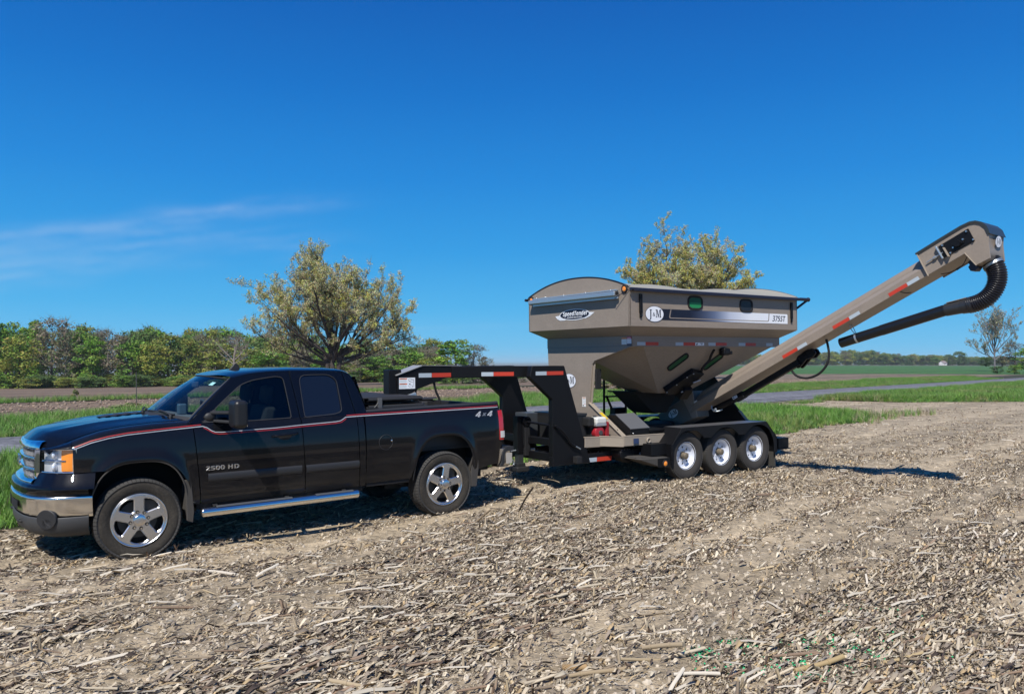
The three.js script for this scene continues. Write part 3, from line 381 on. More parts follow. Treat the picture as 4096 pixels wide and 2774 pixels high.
{ // trees and bushes seen above and below the gooseneck
  const put = (name, u, top, base, d, kind, wf, label, cat = 'tree', turn = 0) => { const v = KINDS[kind], x = (u - 2048) / 3141 * d, y = 2 + (1452 - base) / 3141 * d, h = (base - top) / 3141 * d, g = plantTree(name, x, d, v[turn % v.length], label, cat, null, barkMat, y - .1); g.scale.set(wf, h / 12, wf); g.rotation.y = turn * 1.7; return g; };
  put('field_tree', 1818, 1362, 1540, 98, 'bright', .95, 'green tree standing behind the middle of the black gooseneck', 'tree', 1);
  put('field_tree', 1893, 1378, 1538, 100, 'grey', .62, 'thin pale tree just right of the green one behind the gooseneck', 'tree', 2);
  put('field_tree', 1942, 1424, 1535, 108, 'grey', .5, 'small bare grey tree furthest right behind the gooseneck', 'tree', 3);
  put('bush', 1740, 1425, 1530, 104, 'olive', .8, 'olive bush left of the green tree behind the gooseneck', 'bush', 4);
  put('bush', 1580, 1462, 1535, 88, 'bright', .75, 'green bush beside the gooseneck coupler tube', 'bush', 5);
  put('bush', 1785, 1500, 1546, 84, 'dark', .55, 'dark green bush low under the left half of the gooseneck beam', 'bush', 6);
  put('bush', 1850, 1496, 1546, 84, 'dark', .55, 'dark green bush low under the middle of the gooseneck beam', 'bush', 7);
  put('bush', 1925, 1494, 1546, 84, 'dark', .6, 'dark green bush low left of the far gooseneck leg', 'bush', 8);
  put('bush', 2068, 1500, 1533, 90, 'dark', .45, 'dark green bush between the two gooseneck legs', 'bush', 9);
  put('bush', 1448, 1546, 1570, 58, 'dark', .38, 'low dark bush just behind the truck cab corner', 'bush', 10);
  put('bush', 1490, 1552, 1570, 59, 'dark', .32, 'low dark bush between the cab and the coupler tube', 'bush', 11);
  put('bush', 4062, 1372, 1478, 150, 'grey', .8, 'brownish leafing thicket behind the bare tree at the right edge', 'bush', 12);
  put('bush', 4110, 1392, 1486, 140, 'bright', .7, 'green bush cut by the right edge of the picture', 'bush', 13);
  put('bush', 3945, 1425, 1463, 190, 'dark', .5, 'dark low bush left of the bare tree trunk', 'bush', 14);
  put('bush', 4010, 1420, 1466, 185, 'grey', .6, 'dark low bush right of the bare tree trunk', 'bush', 15);
  put('bush', 3990, 1462, 1490, 135, 'dark', .38, 'small green bush in front of the bare tree', 'bush', 16);
  put('bush', 4060, 1458, 1492, 130, 'bright', .42, 'small bright green bush by the road at the right edge', 'bush', 17);
  // weeds at the far verge
  const weed = woodTree(131, { h: 12, w: 4.6, y0: .02, clumps: 22, per: 60, size: .9, cols: [[.26, .21, .09], [.22, .21, .08], [.17, .22, .06]], twigs: 60 });
  const W = [[2398, 1526, 1560, 52, 'tall dry weed seen left of the ladder beneath the hopper'], [2466, 1532, 1558, 52, 'dry weed seen between the ladder rails beneath the hopper'], [240, 1636, 1668, 38, 'yellowish weed clump beyond the road left of the truck hood'], [335, 1640, 1666, 38, 'yellow-green weed clump beyond the road above the truck hood'], [505, 1612, 1672, 33, 'tall green weeds beyond the road in front of the windshield'], [300, 1558, 1612, 45, 'thin leafless shrub on the grass strip between the fields'], [190, 1590, 1612, 45, 'small brown shrub on the grass strip, left of the thin shrub'], [245, 1588, 1612, 45, 'brown shrub on the grass strip just left of the thin shrub']];
  W.forEach(([u, top, base, d, label], i) => { const x = (u - 2048) / 3141 * d, y = 2 + (1452 - base) / 3141 * d, h = (base - top) / 3141 * d, g = plantTree('weed_clump', x, d, weed, label, 'weeds', null, barkMat, y - .03); const k = h / 12; g.scale.set(k * (i >= 5 ? .8 : 3.2), k, k * (i >= 5 ? .8 : 3.2)); g.rotation.y = i; });
}
{ // distant treeline, farm
  const r = rngOf(301), mk = (name, us, d, hs, kinds, label) => kinds.forEach((k, q) => { const t = KINDS[k][q % KINDS[k].length], n = Math.ceil(us.length / kinds.length); const im = new THREE.InstancedMesh(t.leaves, leafMat, n), o = new THREE.Object3D(); for (let i = 0; i < n; i++) { const u = us[Math.min(us.length - 1, i * kinds.length + q)], x = (u - 2048) / 3141 * d, h = hs(u) * (.85 + .35 * r()); o.position.set(x, .1, -d - 30 * r()); o.rotation.y = r() * 6; o.scale.set(1.7, h / 12, 1.7); o.updateMatrix(); im.setMatrixAt(i, o.matrix); } im.name = numbered(name); im.castShadow = im.receiveShadow = true; tag(im, `${label}, ${KLAB[k]} part`, 'woods', null, 'stuff'); scene.add(im); });
  const A = []; for (let u = 2760; u < 4200; u += 5) A.push(u + 6 * r());
  mk('distant_woods', A, 720, (u) => pl([[2240, 4.5], [2900, 7.5], [3240, 9.5], [3330, 11], [3460, 12.5], [3520, 11], [3600, 9.2], [3700, 8.4], [3900, 7]], u), ['olive', 'grey', 'dark'], 'distant low treeline on the right horizon');
  { const t = KINDS.dark[0], n = 46, im = new THREE.InstancedMesh(t.leaves, leafMat, n), o = new THREE.Object3D(); for (let i = 0; i < n; i++) { const u = 1960 + 17 * i + 8 * r(), d = 205 + 20 * r(), x = (u - 2048) / 3141 * d; o.position.set(x, hXD(x, d) - .3, -d); o.rotation.y = r() * 6; o.scale.set(.9, (1.5 + .8 * r()) / 12, .9); o.updateMatrix(); im.setMatrixAt(i, o.matrix); } im.name = numbered('distant_hedge'); im.castShadow = im.receiveShadow = true; tag(im, 'low distant hedge closing the tan field seen beneath the hopper', 'hedge', null, 'stuff'); scene.add(im); }
  const far = (u, top, d, k, wf, label) => { const x = (u - 2048) / 3141 * d, h = (1459 - top) / 3141 * d, g = plantTree('farm_tree', x, d, KINDS[k][0], label, 'tree', null, barkMat, .4); g.scale.set(wf, h / 12, wf); };
  far(3838, 1404, 640, 'dark', 2.0, 'tall dark tree right of the white farmhouse on the horizon'); far(3796, 1416, 640, 'dark', 1.7, 'rounded dark tree just right of the white farmhouse'); far(3640, 1424, 660, 'dark', 1.1, 'dark tree standing out of the distant treeline left of the farmhouse'); far(3745, 1430, 670, 'bright', 1.5, 'green tree just left of the white farmhouse'); far(3858, 1434, 640, 'dark', 1.0, 'small dark tree at the right end of the farm trees');
  const hs = group(scene, 'farmhouse'); const d = 632, x = (3773 - 2048) / 3141 * d; hs.position.set(x, .1, -d); hs.rotation.y = .5; hs.scale.setScalar(.62); tag(hs, 'small white farmhouse among dark trees on the right horizon', 'house');
  mesh(hs, 'wall', merge(bx(-4, 4, 0, 3.4, -3, 3, 0), prism([[-3, 3.4], [3, 3.4], [0, 5.9]], -4, 4, 0).rotateY(Math.PI / 2)), std(.78, .77, .74, .8)); const rf = mesh(hs, 'roof', merge(...[-1, 1].map(s => bar([0, 5.95, 0], [0, 3.2, s * 3.5], 8.8, .2, 0))), std(.24, .20, .20, .9)); mesh(rf, 'chimney', bx(-.4, .4, 5.4, 7, -.3, .3, 0), std(.3, .15, .1, .9)); for (const z of [-1.6, 1.4]) mesh(hs, 'window', bx(-4.06, -3.98, 1.2, 2.4, z - .4, z + .4, 0), std(.04, .05, .06, .2)); for (const X of [-2, 0, 2]) mesh(hs, 'window', bx(X - .4, X + .4, 1.2, 2.4, 2.98, 3.06, 0), std(.04, .05, .06, .2));
}
{ // thin steel post at the left roadside
  const p = group(scene, 'marker_post'); const d = 27, x = (548 - 2048) / 3141 * d; p.position.set(x, hXD(x, d) - .05, -d); p.rotation.z = .02; tag(p, 'thin dark steel post by the road in front of the left woods', 'post'); mesh(p, 'shaft', rod([0, 0, 0], [0, 1.65, 0], .016, .014, 8), std(.10, .09, .085, .6, .4)); mesh(p, 'base_plate', bx(-.045, .045, .02, .16, -.006, .006, .002), std(.09, .08, .08, .7, .3));
}
// ---------------------------------------------------------------- pickup truck
const font = await new FontLoader().loadAsync('fonts/droid/droid_sans_bold.typeface.json');
const serif = await new FontLoader().loadAsync('fonts/droid/droid_serif_bold.typeface.json');
function textGeo(t, size, depth, f = font, bevel = false) { const g = new TextGeometry(t, { font: f, size, depth, curveSegments: 4, bevelEnabled: bevel, bevelThickness: .001, bevelSize: .0008, bevelSegments: 1 }); g.computeBoundingBox(); const b = g.boundingBox; return g.translate(-(b.max.x + b.min.x) / 2, -(b.max.y + b.min.y) / 2, 0); }
function frame(g, o, yaw, pitch) { const f = new THREE.Vector3(-Math.cos(yaw), 0, Math.sin(yaw)), up = new THREE.Vector3(0, 1, 0); const x = f.clone().multiplyScalar(Math.cos(pitch)).addScaledVector(up, Math.sin(pitch)), y = up.clone().multiplyScalar(Math.cos(pitch)).addScaledVector(f, -Math.sin(pitch)), z = new THREE.Vector3().crossVectors(x, y); g.quaternion.setFromRotationMatrix(new THREE.Matrix4().makeBasis(x, y, z)); g.position.set(...o); }
const paint = phys(.0025, .003, .005, .4, 0, { clearcoat: .85, clearcoatRoughness: .025, specularIntensity: .12, side: THREE.DoubleSide });
const paintDust = phys(1, 1, 1, .5, 0, { clearcoat: .7, clearcoatRoughness: .04, specularIntensity: .12, vertexColors: true, side: THREE.DoubleSide });
const plastic = std(.022, .022, .023, .55), plasticGrey = std(.05, .05, .05, .6), blackMat = std(.008, .008, .009, .8), dustyBlack = std(.055, .05, .044, .9);
const chrome = phys(.86, .87, .88, .06, 1), chromeDirty = phys(.80, .79, .77, .2, 1), polished = phys(.80, .79, .78, .26, 1);
const rubber = std(.045, .043, .040, .88), rubberDust = std(.075, .069, .061, .95, 0, { map: (() => { const t = soilTex.clone(); t.repeat.set(6, 1.5); t.needsUpdate = true; return t; })() }), steelDark = std(.03, .03, .03, .6, .4);
const glassClear = phys(.80, .90, .88, 0, 0, { transmission: 1, thickness: 0, ior: 1.5, side: THREE.DoubleSide }), glassTint = phys(.46, .55, .54, 0, 0, { transmission: 1, thickness: 0, ior: 1.5, side: THREE.DoubleSide }), glassDark = phys(.006, .007, .009, .03, 0, { clearcoat: 1, clearcoatRoughness: .0, side: THREE.DoubleSide });
const amber = phys(.95, .30, .025, .25, 0, { clearcoat: 1, clearcoatRoughness: .05, emissive: new THREE.Color(0, 0, 0) }), redLens = phys(.50, .012, .012, .18, 0, { clearcoat: 1, clearcoatRoughness: .03 }), whiteLens = phys(.62, .60, .56, .25, 0, { clearcoat: 1 });
const cloth = std(.045, .045, .05, .95), pinWhite = std(.42, .43, .46, .5), pinRed = std(.36, .018, .025, .5), badge = phys(.75, .76, .78, .18, 1);
{
  const TR = group(scene, 'pickup_truck'); frame(TR, [-1.4538, .0178, -11.0577], .63352, -.0105);
  tag(TR, 'black extended cab pickup with red and white pinstripes and polished wheels', 'pickup truck');
  const both = (f) => [-1, 1].forEach(f);
  const WB = 3.663;
  const WY = [[.28, .90], [.45, .945], [.6, .982], [.75, .998], [.95, 1.003], [1.1, .996], [1.22, .982], [1.32, .960], [1.38, .935], [1.45, .90]];
  const PULL = [[3.85, 0], [4.0, .004], [4.1, .012], [4.2, .028], [4.28, .05], [4.36, .09], [4.45, .16], [4.52, .26]];
  const arch = (x, c, hw, top, y0) => { const t = Math.abs(x - c) / hw; return t >= 1 ? -9 : y0 + (top - y0) * Math.pow(1 - Math.pow(t, 3.0), 1 / 2.3); };
  const flare = (x, y, c, hw, top, y0) => { const a = Math.abs(x - c) / hw, b = Math.max(0, y - y0) / (top - y0), rho = Math.pow(Math.pow(a, 3) + Math.pow(b, 2.3), 1 / 2.6); return .026 * Math.exp(-Math.pow((rho - 1.03) / .10, 2)); };
  const W = (x, y) => sp(WY, y) - pl(PULL, x) + flare(x, y, WB - .005, .475, 1.012, .40) + flare(x, y, 0, .465, 1.05, .42) - .03 * sstep(-.8, -1.0, x) * (x < -.8 ? 1 : 0) - (x < -.78 ? .03 * Math.pow((-.78 - x) / .2, 2) : 0);
  const dust = (x, y) => { const k = (1 - sstep(.45, .95, y)) * .55 + .14; const q = k * (.35 + .9 * fbm(x * 3, y * 7, 4)) * .03; return [.0022 + q, .0026 + q * .9, .0045 + q * .75]; };
  // body side sheets: columns from yb(x) to yt(x)
  function side(name, xl, xr, yb, yt, nx, ny, parent = TR, label) {
    both(s => { const g = grid(nx, ny, (u, v) => { const xm = lerp(xl(.8), xr(.8), u), b = yb(xm), y = lerp(b, yt(xm), v), x = lerp(xl(y), xr(y), u); return [x, y, s * W(x, y)]; }, s > 0, (x, y) => dust(x, y)); mesh(parent, name, g, paintDust, label); });
  }
  const gap = (x0, k = .094) => (y) => x0 + k * (y - 1.24);
  // fenders: side plus rolled shoulder up to the hood line
  const ySh = (x) => sp([[3.05, 1.402], [3.5, 1.388], [3.8, 1.365], [4.0, 1.335], [4.15, 1.29], [4.3, 1.235], [4.42, 1.198], [4.55, 1.175]], x);
  both(s => {
    const g = grid(70, 26, (u, v) => {
      const xm = lerp(3.122, 4.262, u); const b = Math.max(xm > WB ? .945 : .50, arch(xm, WB - .005, .475, 1.012, .40)); const top = ySh(xm), ya = top - .085;
      if (v < .72) { const y = lerp(b, ya, v / .72), x = lerp(gap(3.124)(y), 4.262 - .03 * (1.17 - y), u); return [x, y, s * W(x, y)]; }
      const a = (v - .72) / .28 * Math.PI / 2, x = lerp(gap(3.124)(ya), 4.262, u), w = W(x, ya), zi = Math.min(.79, w - .06); return [x, ya + .085 * Math.sin(a), s * (zi + (w - zi) * Math.cos(a))];
    }, s > 0, (x, y) => dust(x, y)); mesh(TR, 'fender', g, paintDust);
    mesh(TR, 'fender_lip', new THREE.TubeGeometry(new THREE.CatmullRomCurve3(Array.from({ length: 41 }, (_, i) => { const x = WB - .005 + .474 * Math.sin((i / 40 - .5) * Math.PI), y = Math.max(.42, arch(x, WB - .005, .475, 1.012, .40)); return new THREE.Vector3(x, y, s * (W(x, y) - .008)); })), 70, .009, 5), dustyBlack);
  });
  // strip over the headlight joining fender and hood nose
  both(s => mesh(TR, 'nose_cap', grid(14, 8, (u, v) => { const x = lerp(4.255, 4.54, u), top = ySh(x), w = sp(WY, top - .08) - pl(PULL, x), a = v * Math.PI / 2, zi = Math.min(.785, w - .03); const yb = 1.178 - .004 * u; return [x + .02 * (1 - v), lerp(yb, top, Math.sin(a)), s * (zi + (w - zi) * Math.cos(a))]; }, s > 0), paint));
  // hood
  const noseX = (z) => pl([[0, 4.612], [.3, 4.60], [.45, 4.575], [.6, 4.535], [.66, 4.50], [.75, 4.46], [.785, 4.44]], Math.abs(z));
  const yC = (x) => sp([[3.15, 1.452], [3.48, 1.442], [3.92, 1.412], [4.29, 1.368], [4.45, 1.342], [4.6, 1.30]], x);
  const hoodY = (x, z) => { const a = Math.min(1, Math.abs(z) / .785); const e = ySh(x) + .004; const dome = 1 - Math.pow(a, 3.2), ridge = .012 * Math.exp(-Math.pow((a - .62) / .1, 2)); const xf = noseX(z), t = Math.max(0, (x - (xf - .17)) / .17); return e + (yC(x) - e) * dome + ridge * sstep(4.5, 3.6, x) * 0 + ridge * (1 - sstep(4.2, 4.6, x)) - .075 * t * t; };
  const cowlX = (z) => 3.46 - .30 * Math.pow(Math.abs(z) / .785, 2);
  mesh(TR, 'hood', grid(60, 64, (u, v) => { const z = lerp(-.782, .782, v), x = lerp(cowlX(z), noseX(z), u); return [x, hoodY(x, z), z]; }), paint);
  { const s = 1; const g = grid(18, 10, (u, v) => { const x = lerp(3.41, 3.88, u), z = s * lerp(.02, .28, v); return [x, hoodY(x, z) + .012 * Math.sin(Math.PI * u) * Math.sin(Math.PI * v) + .004 + .006 * (Math.floor(u * 9) % 2), z]; }, s < 0); mesh(TR, 'hood_vent', g, plastic); }
  // lofted nose pieces following the front plan line
  const PG = [[0, 4.612], [.15, 4.61], [.3, 4.60], [.45, 4.575], [.6, 4.535], [.66, 4.50], [.75, 4.46], [.85, 4.385], [.92, 4.295], [.955, 4.225], [.985, 4.10], [.995, 4.03]];
  const PB = [[0, 4.702], [.15, 4.70], [.3, 4.688], [.5, 4.66], [.65, 4.62], [.78, 4.555], [.88, 4.47], [.94, 4.37], [.975, 4.25], [.992, 4.15], [1.0, 4.095]];
  function plan(P, z0, z1, sec, n = 24, s = 1) { // sec: [y, outward offset]; arc from |z|=z0 to z1 on side s
    const pt = (z) => { const f = (q) => pl(P, Math.max(0, q)); const x = f(z), dx = (f(z + .02) - f(z - .02)) / (z < .02 ? .02 + z : .04), l = Math.hypot(1, dx); return [x, z, 1 / l, -dx / l]; };
    return grid(n, sec.length - 1, (u, v) => { const z = lerp(z0, z1, u), [x, zz, nx, nz] = pt(Math.abs(z)), [y, o] = sec[Math.round(v * (sec.length - 1))]; return [x + nx * o, y, s * Math.sign(z || 1) * (Math.abs(zz) + nz * o)]; }, s < 0);
  }
  const fullPlan = (P, z1, sec, n = 30) => merge(plan(P, 0, z1, sec, n, 1), plan(P, 0, z1, sec, n, -1));
  // upper bumper cover (painted)
  mesh(TR, 'bumper_cover', merge(fullPlan(PB, .995, [[.725, -.01], [.75, .004], [.80, .004], [.825, -.008], [.835, -.06]]), ...[-1, 1].map(s => plan(PG, .64, .99, [[.79, .085], [.83, .074], [.88, .042], [.925, .014], [.945, .004], [.95, -.03]], 24, s))), paint);
  // chrome bumper
  const bump = mesh(TR, 'front_bumper', fullPlan(PB, 1.0, [[.505, -.06], [.507, -.03], [.55, -.016], [.62, -.002], [.68, .008], [.705, .009], [.718, .001], [.726, -.02], [.728, -.06]], 40), chromeDirty);
  for (const s of [-1, 1]) mesh(bump, 'air_opening', plan(PB, .05, .40, [[.555, .0], [.56, .008], [.63, .012], [.645, .008]], 8, s), blackMat);
  mesh(TR, 'air_dam', fullPlan(PB, .995, [[.512, -.02], [.50, -.012], [.44, -.012], [.37, -.04], [.325, -.085], [.30, -.15], [.295, -.3]], 34), plasticGrey);
  both(s => { const g = group(TR, 'fog_light'); const c = new THREE.Vector3(4.487, .497, s * .862), n = new THREE.Vector3(.72, -.05, s * .69).normalize(); g.position.copy(c).addScaledVector(n, -.016); g.quaternion.setFromUnitVectors(new THREE.Vector3(0, 0, 1), n); const sh = new THREE.Shape().absellipse(0, 0, .108, .096, 0, Math.PI * 2), ho = new THREE.Path().absellipse(0, 0, .100, .088, 0, Math.PI * 2); sh.holes.push(ho); mesh(g, 'bezel', prism(sh, -.02, .006, .004, 20), plastic); mesh(g, 'recess', new THREE.CircleGeometry(.1, 28).scale(1, .9, 1).translate(0, 0, .004), blackMat); mesh(g, 'lamp', new THREE.CircleGeometry(.05, 24).scale(1, .8, 1).translate(.0, -.035, .006), phys(.10, .105, .115, .15, .4)); });
  both(s => mesh(TR, 'tow_hook', hose([[4.60, .44, s * .42], [4.67, .45, s * .42], [4.67, .45, s * .48], [4.60, .44, s * .48]], .012, 16, 6), steelDark));
  // grille: chrome surround, bars, mesh slots
  const gr = group(TR, 'grille');
  mesh(gr, 'backing', fullPlan(PG, .63, [[.84, -.05], [1.0, -.05], [1.19, -.05]], 16), blackMat);
  mesh(gr, 'surround', merge(fullPlan(PG, .655, [[1.165, -.03], [1.17, .012], [1.185, .018], [1.215, .006], [1.24, -.012], [1.25, -.05]], 26), ...[-1, 1].map(s => plan(PG, .575, .652, [[.86, -.04], [.86, .006], [.95, .012], [1.1, .012], [1.17, .008]], 6, s)), fullPlan(PG, .60, [[.88, -.03], [.876, .02], [.855, .05], [.835, .055], [.825, .04], [.82, 0]], 24)), chrome);
  for (const y of [1.078, .968]) mesh(gr, 'bar', fullPlan(PG, .58, [[y - .014, -.03], [y - .014, .008], [y, .016], [y + .012, .008], [y + .012, -.03]], 24), chrome);
  for (const [a, b] of [[1.095, 1.165], [.985, 1.06], [.885, .95]]) { const l = []; const zn = 25; for (let i = -zn; i <= zn; i++) { const z = i / zn * .565, x = pl(PG, Math.abs(z)) - .018; for (let k = 0; k < 4; k++) { const y = lerp(a, b, (k + .5 + (i & 1 ? .25 : -.25)) / 4); l.push(bar([x, y - .011, z - .011], [x, y + .004, z], .004, .007, 0), bar([x, y + .004, z], [x, y - .011, z + .011], .004, .007, 0)); } } mesh(gr, 'mesh_insert', merge(l), std(.30, .31, .33, .35, .8)).userData.kind = 'stuff'; }
  const em = textGeo('GMC', .10, .012, font, true); em.rotateY(Math.PI / 2); mesh(gr, 'emblem', em.translate(4.634, 1.022, 0), chrome);
  // headlights
  both(s => {
    const h = group(TR, 'headlight'); const z0 = .662, z1 = .950;
    mesh(h, 'housing', plan(PG, z0, z1, [[.945, -.028], [1.06, -.03], [1.178, -.028]], 14, s), phys(.80, .82, .85, .3, .5));
    mesh(h, 'trim', merge(plan(PG, z0, z1, [[1.168, .0], [1.176, .006], [1.184, .0]], 14, s), plan(PG, z0, z1, [[.940, 0], [.946, .006], [.954, 0]], 14, s), plan(PG, z1 - .012, z1 + .004, [[.945, .0], [1.06, .007], [1.18, .0]], 3, s)), chrome);
    mesh(h, 'divider', plan(PG, z0, .90, [[1.050, -.03], [1.053, -.004], [1.068, -.004], [1.071, -.03]], 12, s), chrome);
    for (const y of [1.118, .998]) mesh(h, 'lamp', new THREE.SphereGeometry(.05, 20, 14).scale(.5, 1.0, 1).rotateY(s * .62).translate(4.395, y, s * .80), phys(.82, .86, .90, .12, .3, { clearcoat: 1 }));
    mesh(h, 'turn_signal', plan(PG, .872, .946, [[.956, -.016], [.99, -.012], [1.06, -.010], [1.12, -.012], [1.166, -.016]], 10, s), amber);
    mesh(h, 'lens', plan(PG, z0, z1, [[.947, .002], [1.06, .005], [1.176, .002]], 14, s), phys(.98, .99, 1, 0, 0, { transmission: 1, thickness: 0, ior: 1.45, side: THREE.DoubleSide }));
  });
  // doors and cab corner
  const belt = () => 1.362;
  const rock = (x) => .50;
  side('front_door', (y) => gap(1.925, .05)(y) , (y) => gap(3.115)(y), rock, belt, 30, 24);
  side('rear_door', (y) => gap(1.226, .03)(y), (y) => gap(1.916, .05)(y), rock, belt, 18, 24);
  side('cab_corner', (y) => 1.132 + .02 * (y - 1.1), (y) => gap(1.218, .03)(y), rock, belt, 4, 24);
  // greenhouse frames on the leaning window plane
  const tumble = (y) => .944 - .42 * (y - 1.365);
  const placeTumble = (g, s) => { const q = clean(g), p = q.attributes.position; for (let i = 0; i < p.count; i++) { const y = p.getY(i); p.setZ(i, -(tumble(y) - p.getZ(i)) + .004 * 0); } q.computeVertexNormals(); return s < 0 ? q : mirrorZ(q); };
  const holed = (out, r, hole, hr) => { const sh = roundShape(out, r); sh.holes.push(roundShape(hole, hr, THREE.Path)); return sh; };
  const FW = [[3.01, 1.385], [2.83, 1.555], [2.57, 1.765], [2.43, 1.815], [2.15, 1.853], [2.065, 1.835], [2.035, 1.375], [2.5, 1.366]];
  const RW = [[1.875, 1.372], [1.87, 1.86], [1.50, 1.862], [1.405, 1.80], [1.40, 1.42], [1.49, 1.392]];
  both(s => {
    mesh(TR, 'door_frame', placeTumble(prism(holed([[3.175, 1.36], [2.66, 1.845], [2.45, 1.893], [2.2, 1.913], [1.983, 1.917], [1.931, 1.36]], .012, FW, [.02, .05, .08, .1, .05, .06, .02, .02]), 0, .03, .005), s), paint);
    mesh(TR, 'rear_door_frame', placeTumble(prism(holed([[1.924, 1.36], [1.976, 1.917], [1.32, 1.903], [1.228, 1.36]], .012, RW, [.03, .09, .09, .1, .08, .06]), 0, .03, .005), s), paint);
    mesh(TR, 'cab_pillar', placeTumble(prism(roundShape([[1.22, 1.36], [1.312, 1.903], [1.215, 1.86], [1.165, 1.74], [1.10, 1.50], [1.078, 1.36]], .02), 0, .03, .005), s), paint);
    const inset = (pts, d) => roundShape(pts, .06);
    mesh(TR, 'window_glass', placeTumble(new THREE.ShapeGeometry(roundShape(FW.map(([x, y]) => [x + (x > 2.5 ? .012 : -.012) * (y < 1.5 ? 1 : .6), y + (y > 1.7 ? .012 : -.012)]), .05)).translate(0, 0, .012), s), glassTint);
    mesh(TR, 'rear_window_glass', placeTumble(new THREE.ShapeGeometry(roundShape(RW.map(([x, y]) => [x + (x > 1.6 ? .012 : -.012), y + (y > 1.6 ? .012 : -.012)]), .06)).translate(0, 0, .012), s), glassDark);
    mesh(TR, 'window_seal', placeTumble(merge(new THREE.TubeGeometry(new THREE.CatmullRomCurve3([...roundShape(FW, [.02, .05, .08, .1, .05, .06, .02, .02]).getPoints(6)].map(p => new THREE.Vector3(p.x, p.y, .001)), true), 120, .0055, 5), new THREE.TubeGeometry(new THREE.CatmullRomCurve3([...roundShape(RW, [.03, .09, .09, .1, .08, .06]).getPoints(6)].map(p => new THREE.Vector3(p.x, p.y, .001)), true), 120, .0055, 5)), s), plastic);
    mesh(TR, 'sail_panel', placeTumble(prism([[3.03, 1.368], [2.90, 1.50], [2.87, 1.50], [2.875, 1.368]], -.004, .02, .003), s), plastic);
  });
  // windshield, pillars, roof
  const wsB = (z) => [3.415 - .275 * Math.pow(Math.abs(z) / .84, 2), 1.438 - .04 * Math.pow(Math.abs(z) / .84, 2)], wsT = (z) => [2.805 - .145 * Math.pow(Math.abs(z) / .66, 2), 1.862 - .034 * Math.pow(Math.abs(z) / .66, 2)];
  const wsP = (q, v, off = 0) => { const zb = q * .835, zt = q * .665, [xb, yb] = wsB(zb), [xt, yt] = wsT(zt); const bow = .022 * Math.sin(Math.PI * v) * (1 - .5 * q * q); return [lerp(xb, xt, v) + bow * .6 + off * .6, lerp(yb, yt, v) + bow * .8 + off * .8, lerp(zb, zt, v)]; };
  mesh(TR, 'windshield', grid(30, 14, (u, v) => wsP(u * 2 - 1, v), true), glassClear);
  mesh(TR, 'windshield_seal', merge(hose(Array.from({ length: 11 }, (_, i) => wsP(-1 + i / 5, 1, .002)), .009, 40, 6), ...[-1, 1].map(s => hose(Array.from({ length: 7 }, (_, i) => wsP(s, i / 6, .004)), .011, 30, 6)), grid(30, 2, (u, v) => wsP(u * 2 - 1, -.03 + v * .09, .003), true)), plastic);
  both(s => mesh(TR, 'windshield_pillar', grid(12, 6, (u, v) => { const a = wsP(s * 1.0, u), y2 = lerp(1.368, 1.85, u), b = [lerp(3.178, 2.655, u), y2, s * (tumble(y2) - .002)]; const bow = Math.sin(v * Math.PI) * .016; return [lerp(a[0], b[0], v) + bow * .7, lerp(a[1], b[1], v) + bow * .4, lerp(a[2], b[2], v) + s * bow]; }, s > 0), paint));
  mesh(TR, 'sticker', grid(3, 2, (u, v) => wsP(-.80 + .09 * v, .80 + .085 * u, -.004), true), std(.5, .75, .75, .5));
  const yR = (x) => sp([[1.10, 1.80], [1.15, 1.872], [1.2, 1.908], [1.3, 1.936], [1.5, 1.953], [1.9, 1.958], [2.3, 1.945], [2.6, 1.915], [2.8, 1.868]], x), yE = (x) => sp([[1.10, 1.68], [1.165, 1.76], [1.215, 1.865], [1.31, 1.903], [1.98, 1.916], [2.2, 1.912], [2.45, 1.892], [2.66, 1.842]], x);
  mesh(TR, 'roof', grid(44, 40, (u, v) => { const q = v * 2 - 1, a = Math.abs(q); const xf = lerp(wsT(0)[0], wsT(.66)[0], Math.pow(a, 2)), x = lerp(1.13, xf - .004, u); const e = yE(x), c = yR(x); const zmax = tumble(e) + .001; return [x, e + (c - e) * Math.pow(1 - Math.pow(a, 3.4), .72), q * zmax]; }, false), paint);
  mesh(TR, 'cab_back', grid(8, 30, (u, v) => { const q = v * 2 - 1, y = lerp(1.30, 1.83, u); const x = lerp(1.072, 1.155, Math.max(0, (y - 1.36) / .47)) - .01; return [x, y, q * (tumble(Math.max(1.36, y)) - .012)]; }), paint);
  mesh(TR, 'back_window', grid(6, 10, (u, v) => { const y = lerp(1.45, 1.80, u), x = lerp(1.072, 1.155, (y - 1.36) / .47) - .014; return [x, y, (v * 2 - 1) * .6]; }), glassDark);
  mesh(TR, 'antenna', merge(prism(shapeOf([[-.07, 0], [.075, 0], [.045, .026], [.0, .08], [-.035, .08], [-.06, .03]]), -.012, .012, .006).translate(2.40, 1.925, 0), bx(2.31, 2.49, 1.912, 1.93, -.025, .025, .008)), plastic);
  
  // wipers and cowl
  mesh(TR, 'cowl', grid(6, 30, (u, v) => { const z = lerp(-.83, .83, v), [xb, yb] = wsB(z); const xc = cowlX(Math.min(.78, Math.abs(z))) + .04, x = lerp(xb - .02, Math.max(xb + .012, xc), u); return [x, lerp(yb - .012, Math.min(yb - .004, hoodY(x, Math.min(.78, Math.abs(z))) - .016), u), z]; }), plastic);
  for (const [z0, z1] of [[-.60, -.03], [.10, .66]]) { const P = (z, v, o) => { const q = z / .82; return wsP(q, v, o); }; mesh(TR, 'wiper', merge(hose([P(z0, .02, .03), P(z0 + .1, .05, .04), P((z0 + z1) / 2 - .05, .075, .035)], .010, 16, 6), hose([P(z0 - .02, .055, .014), P((z0 + z1) / 2, .07, .016), P(z1, .06, .014)], .009, 20, 6), rod(P(z0, -.02, .0), P(z0, .03, .03), .02, .018, 8)), plastic); }
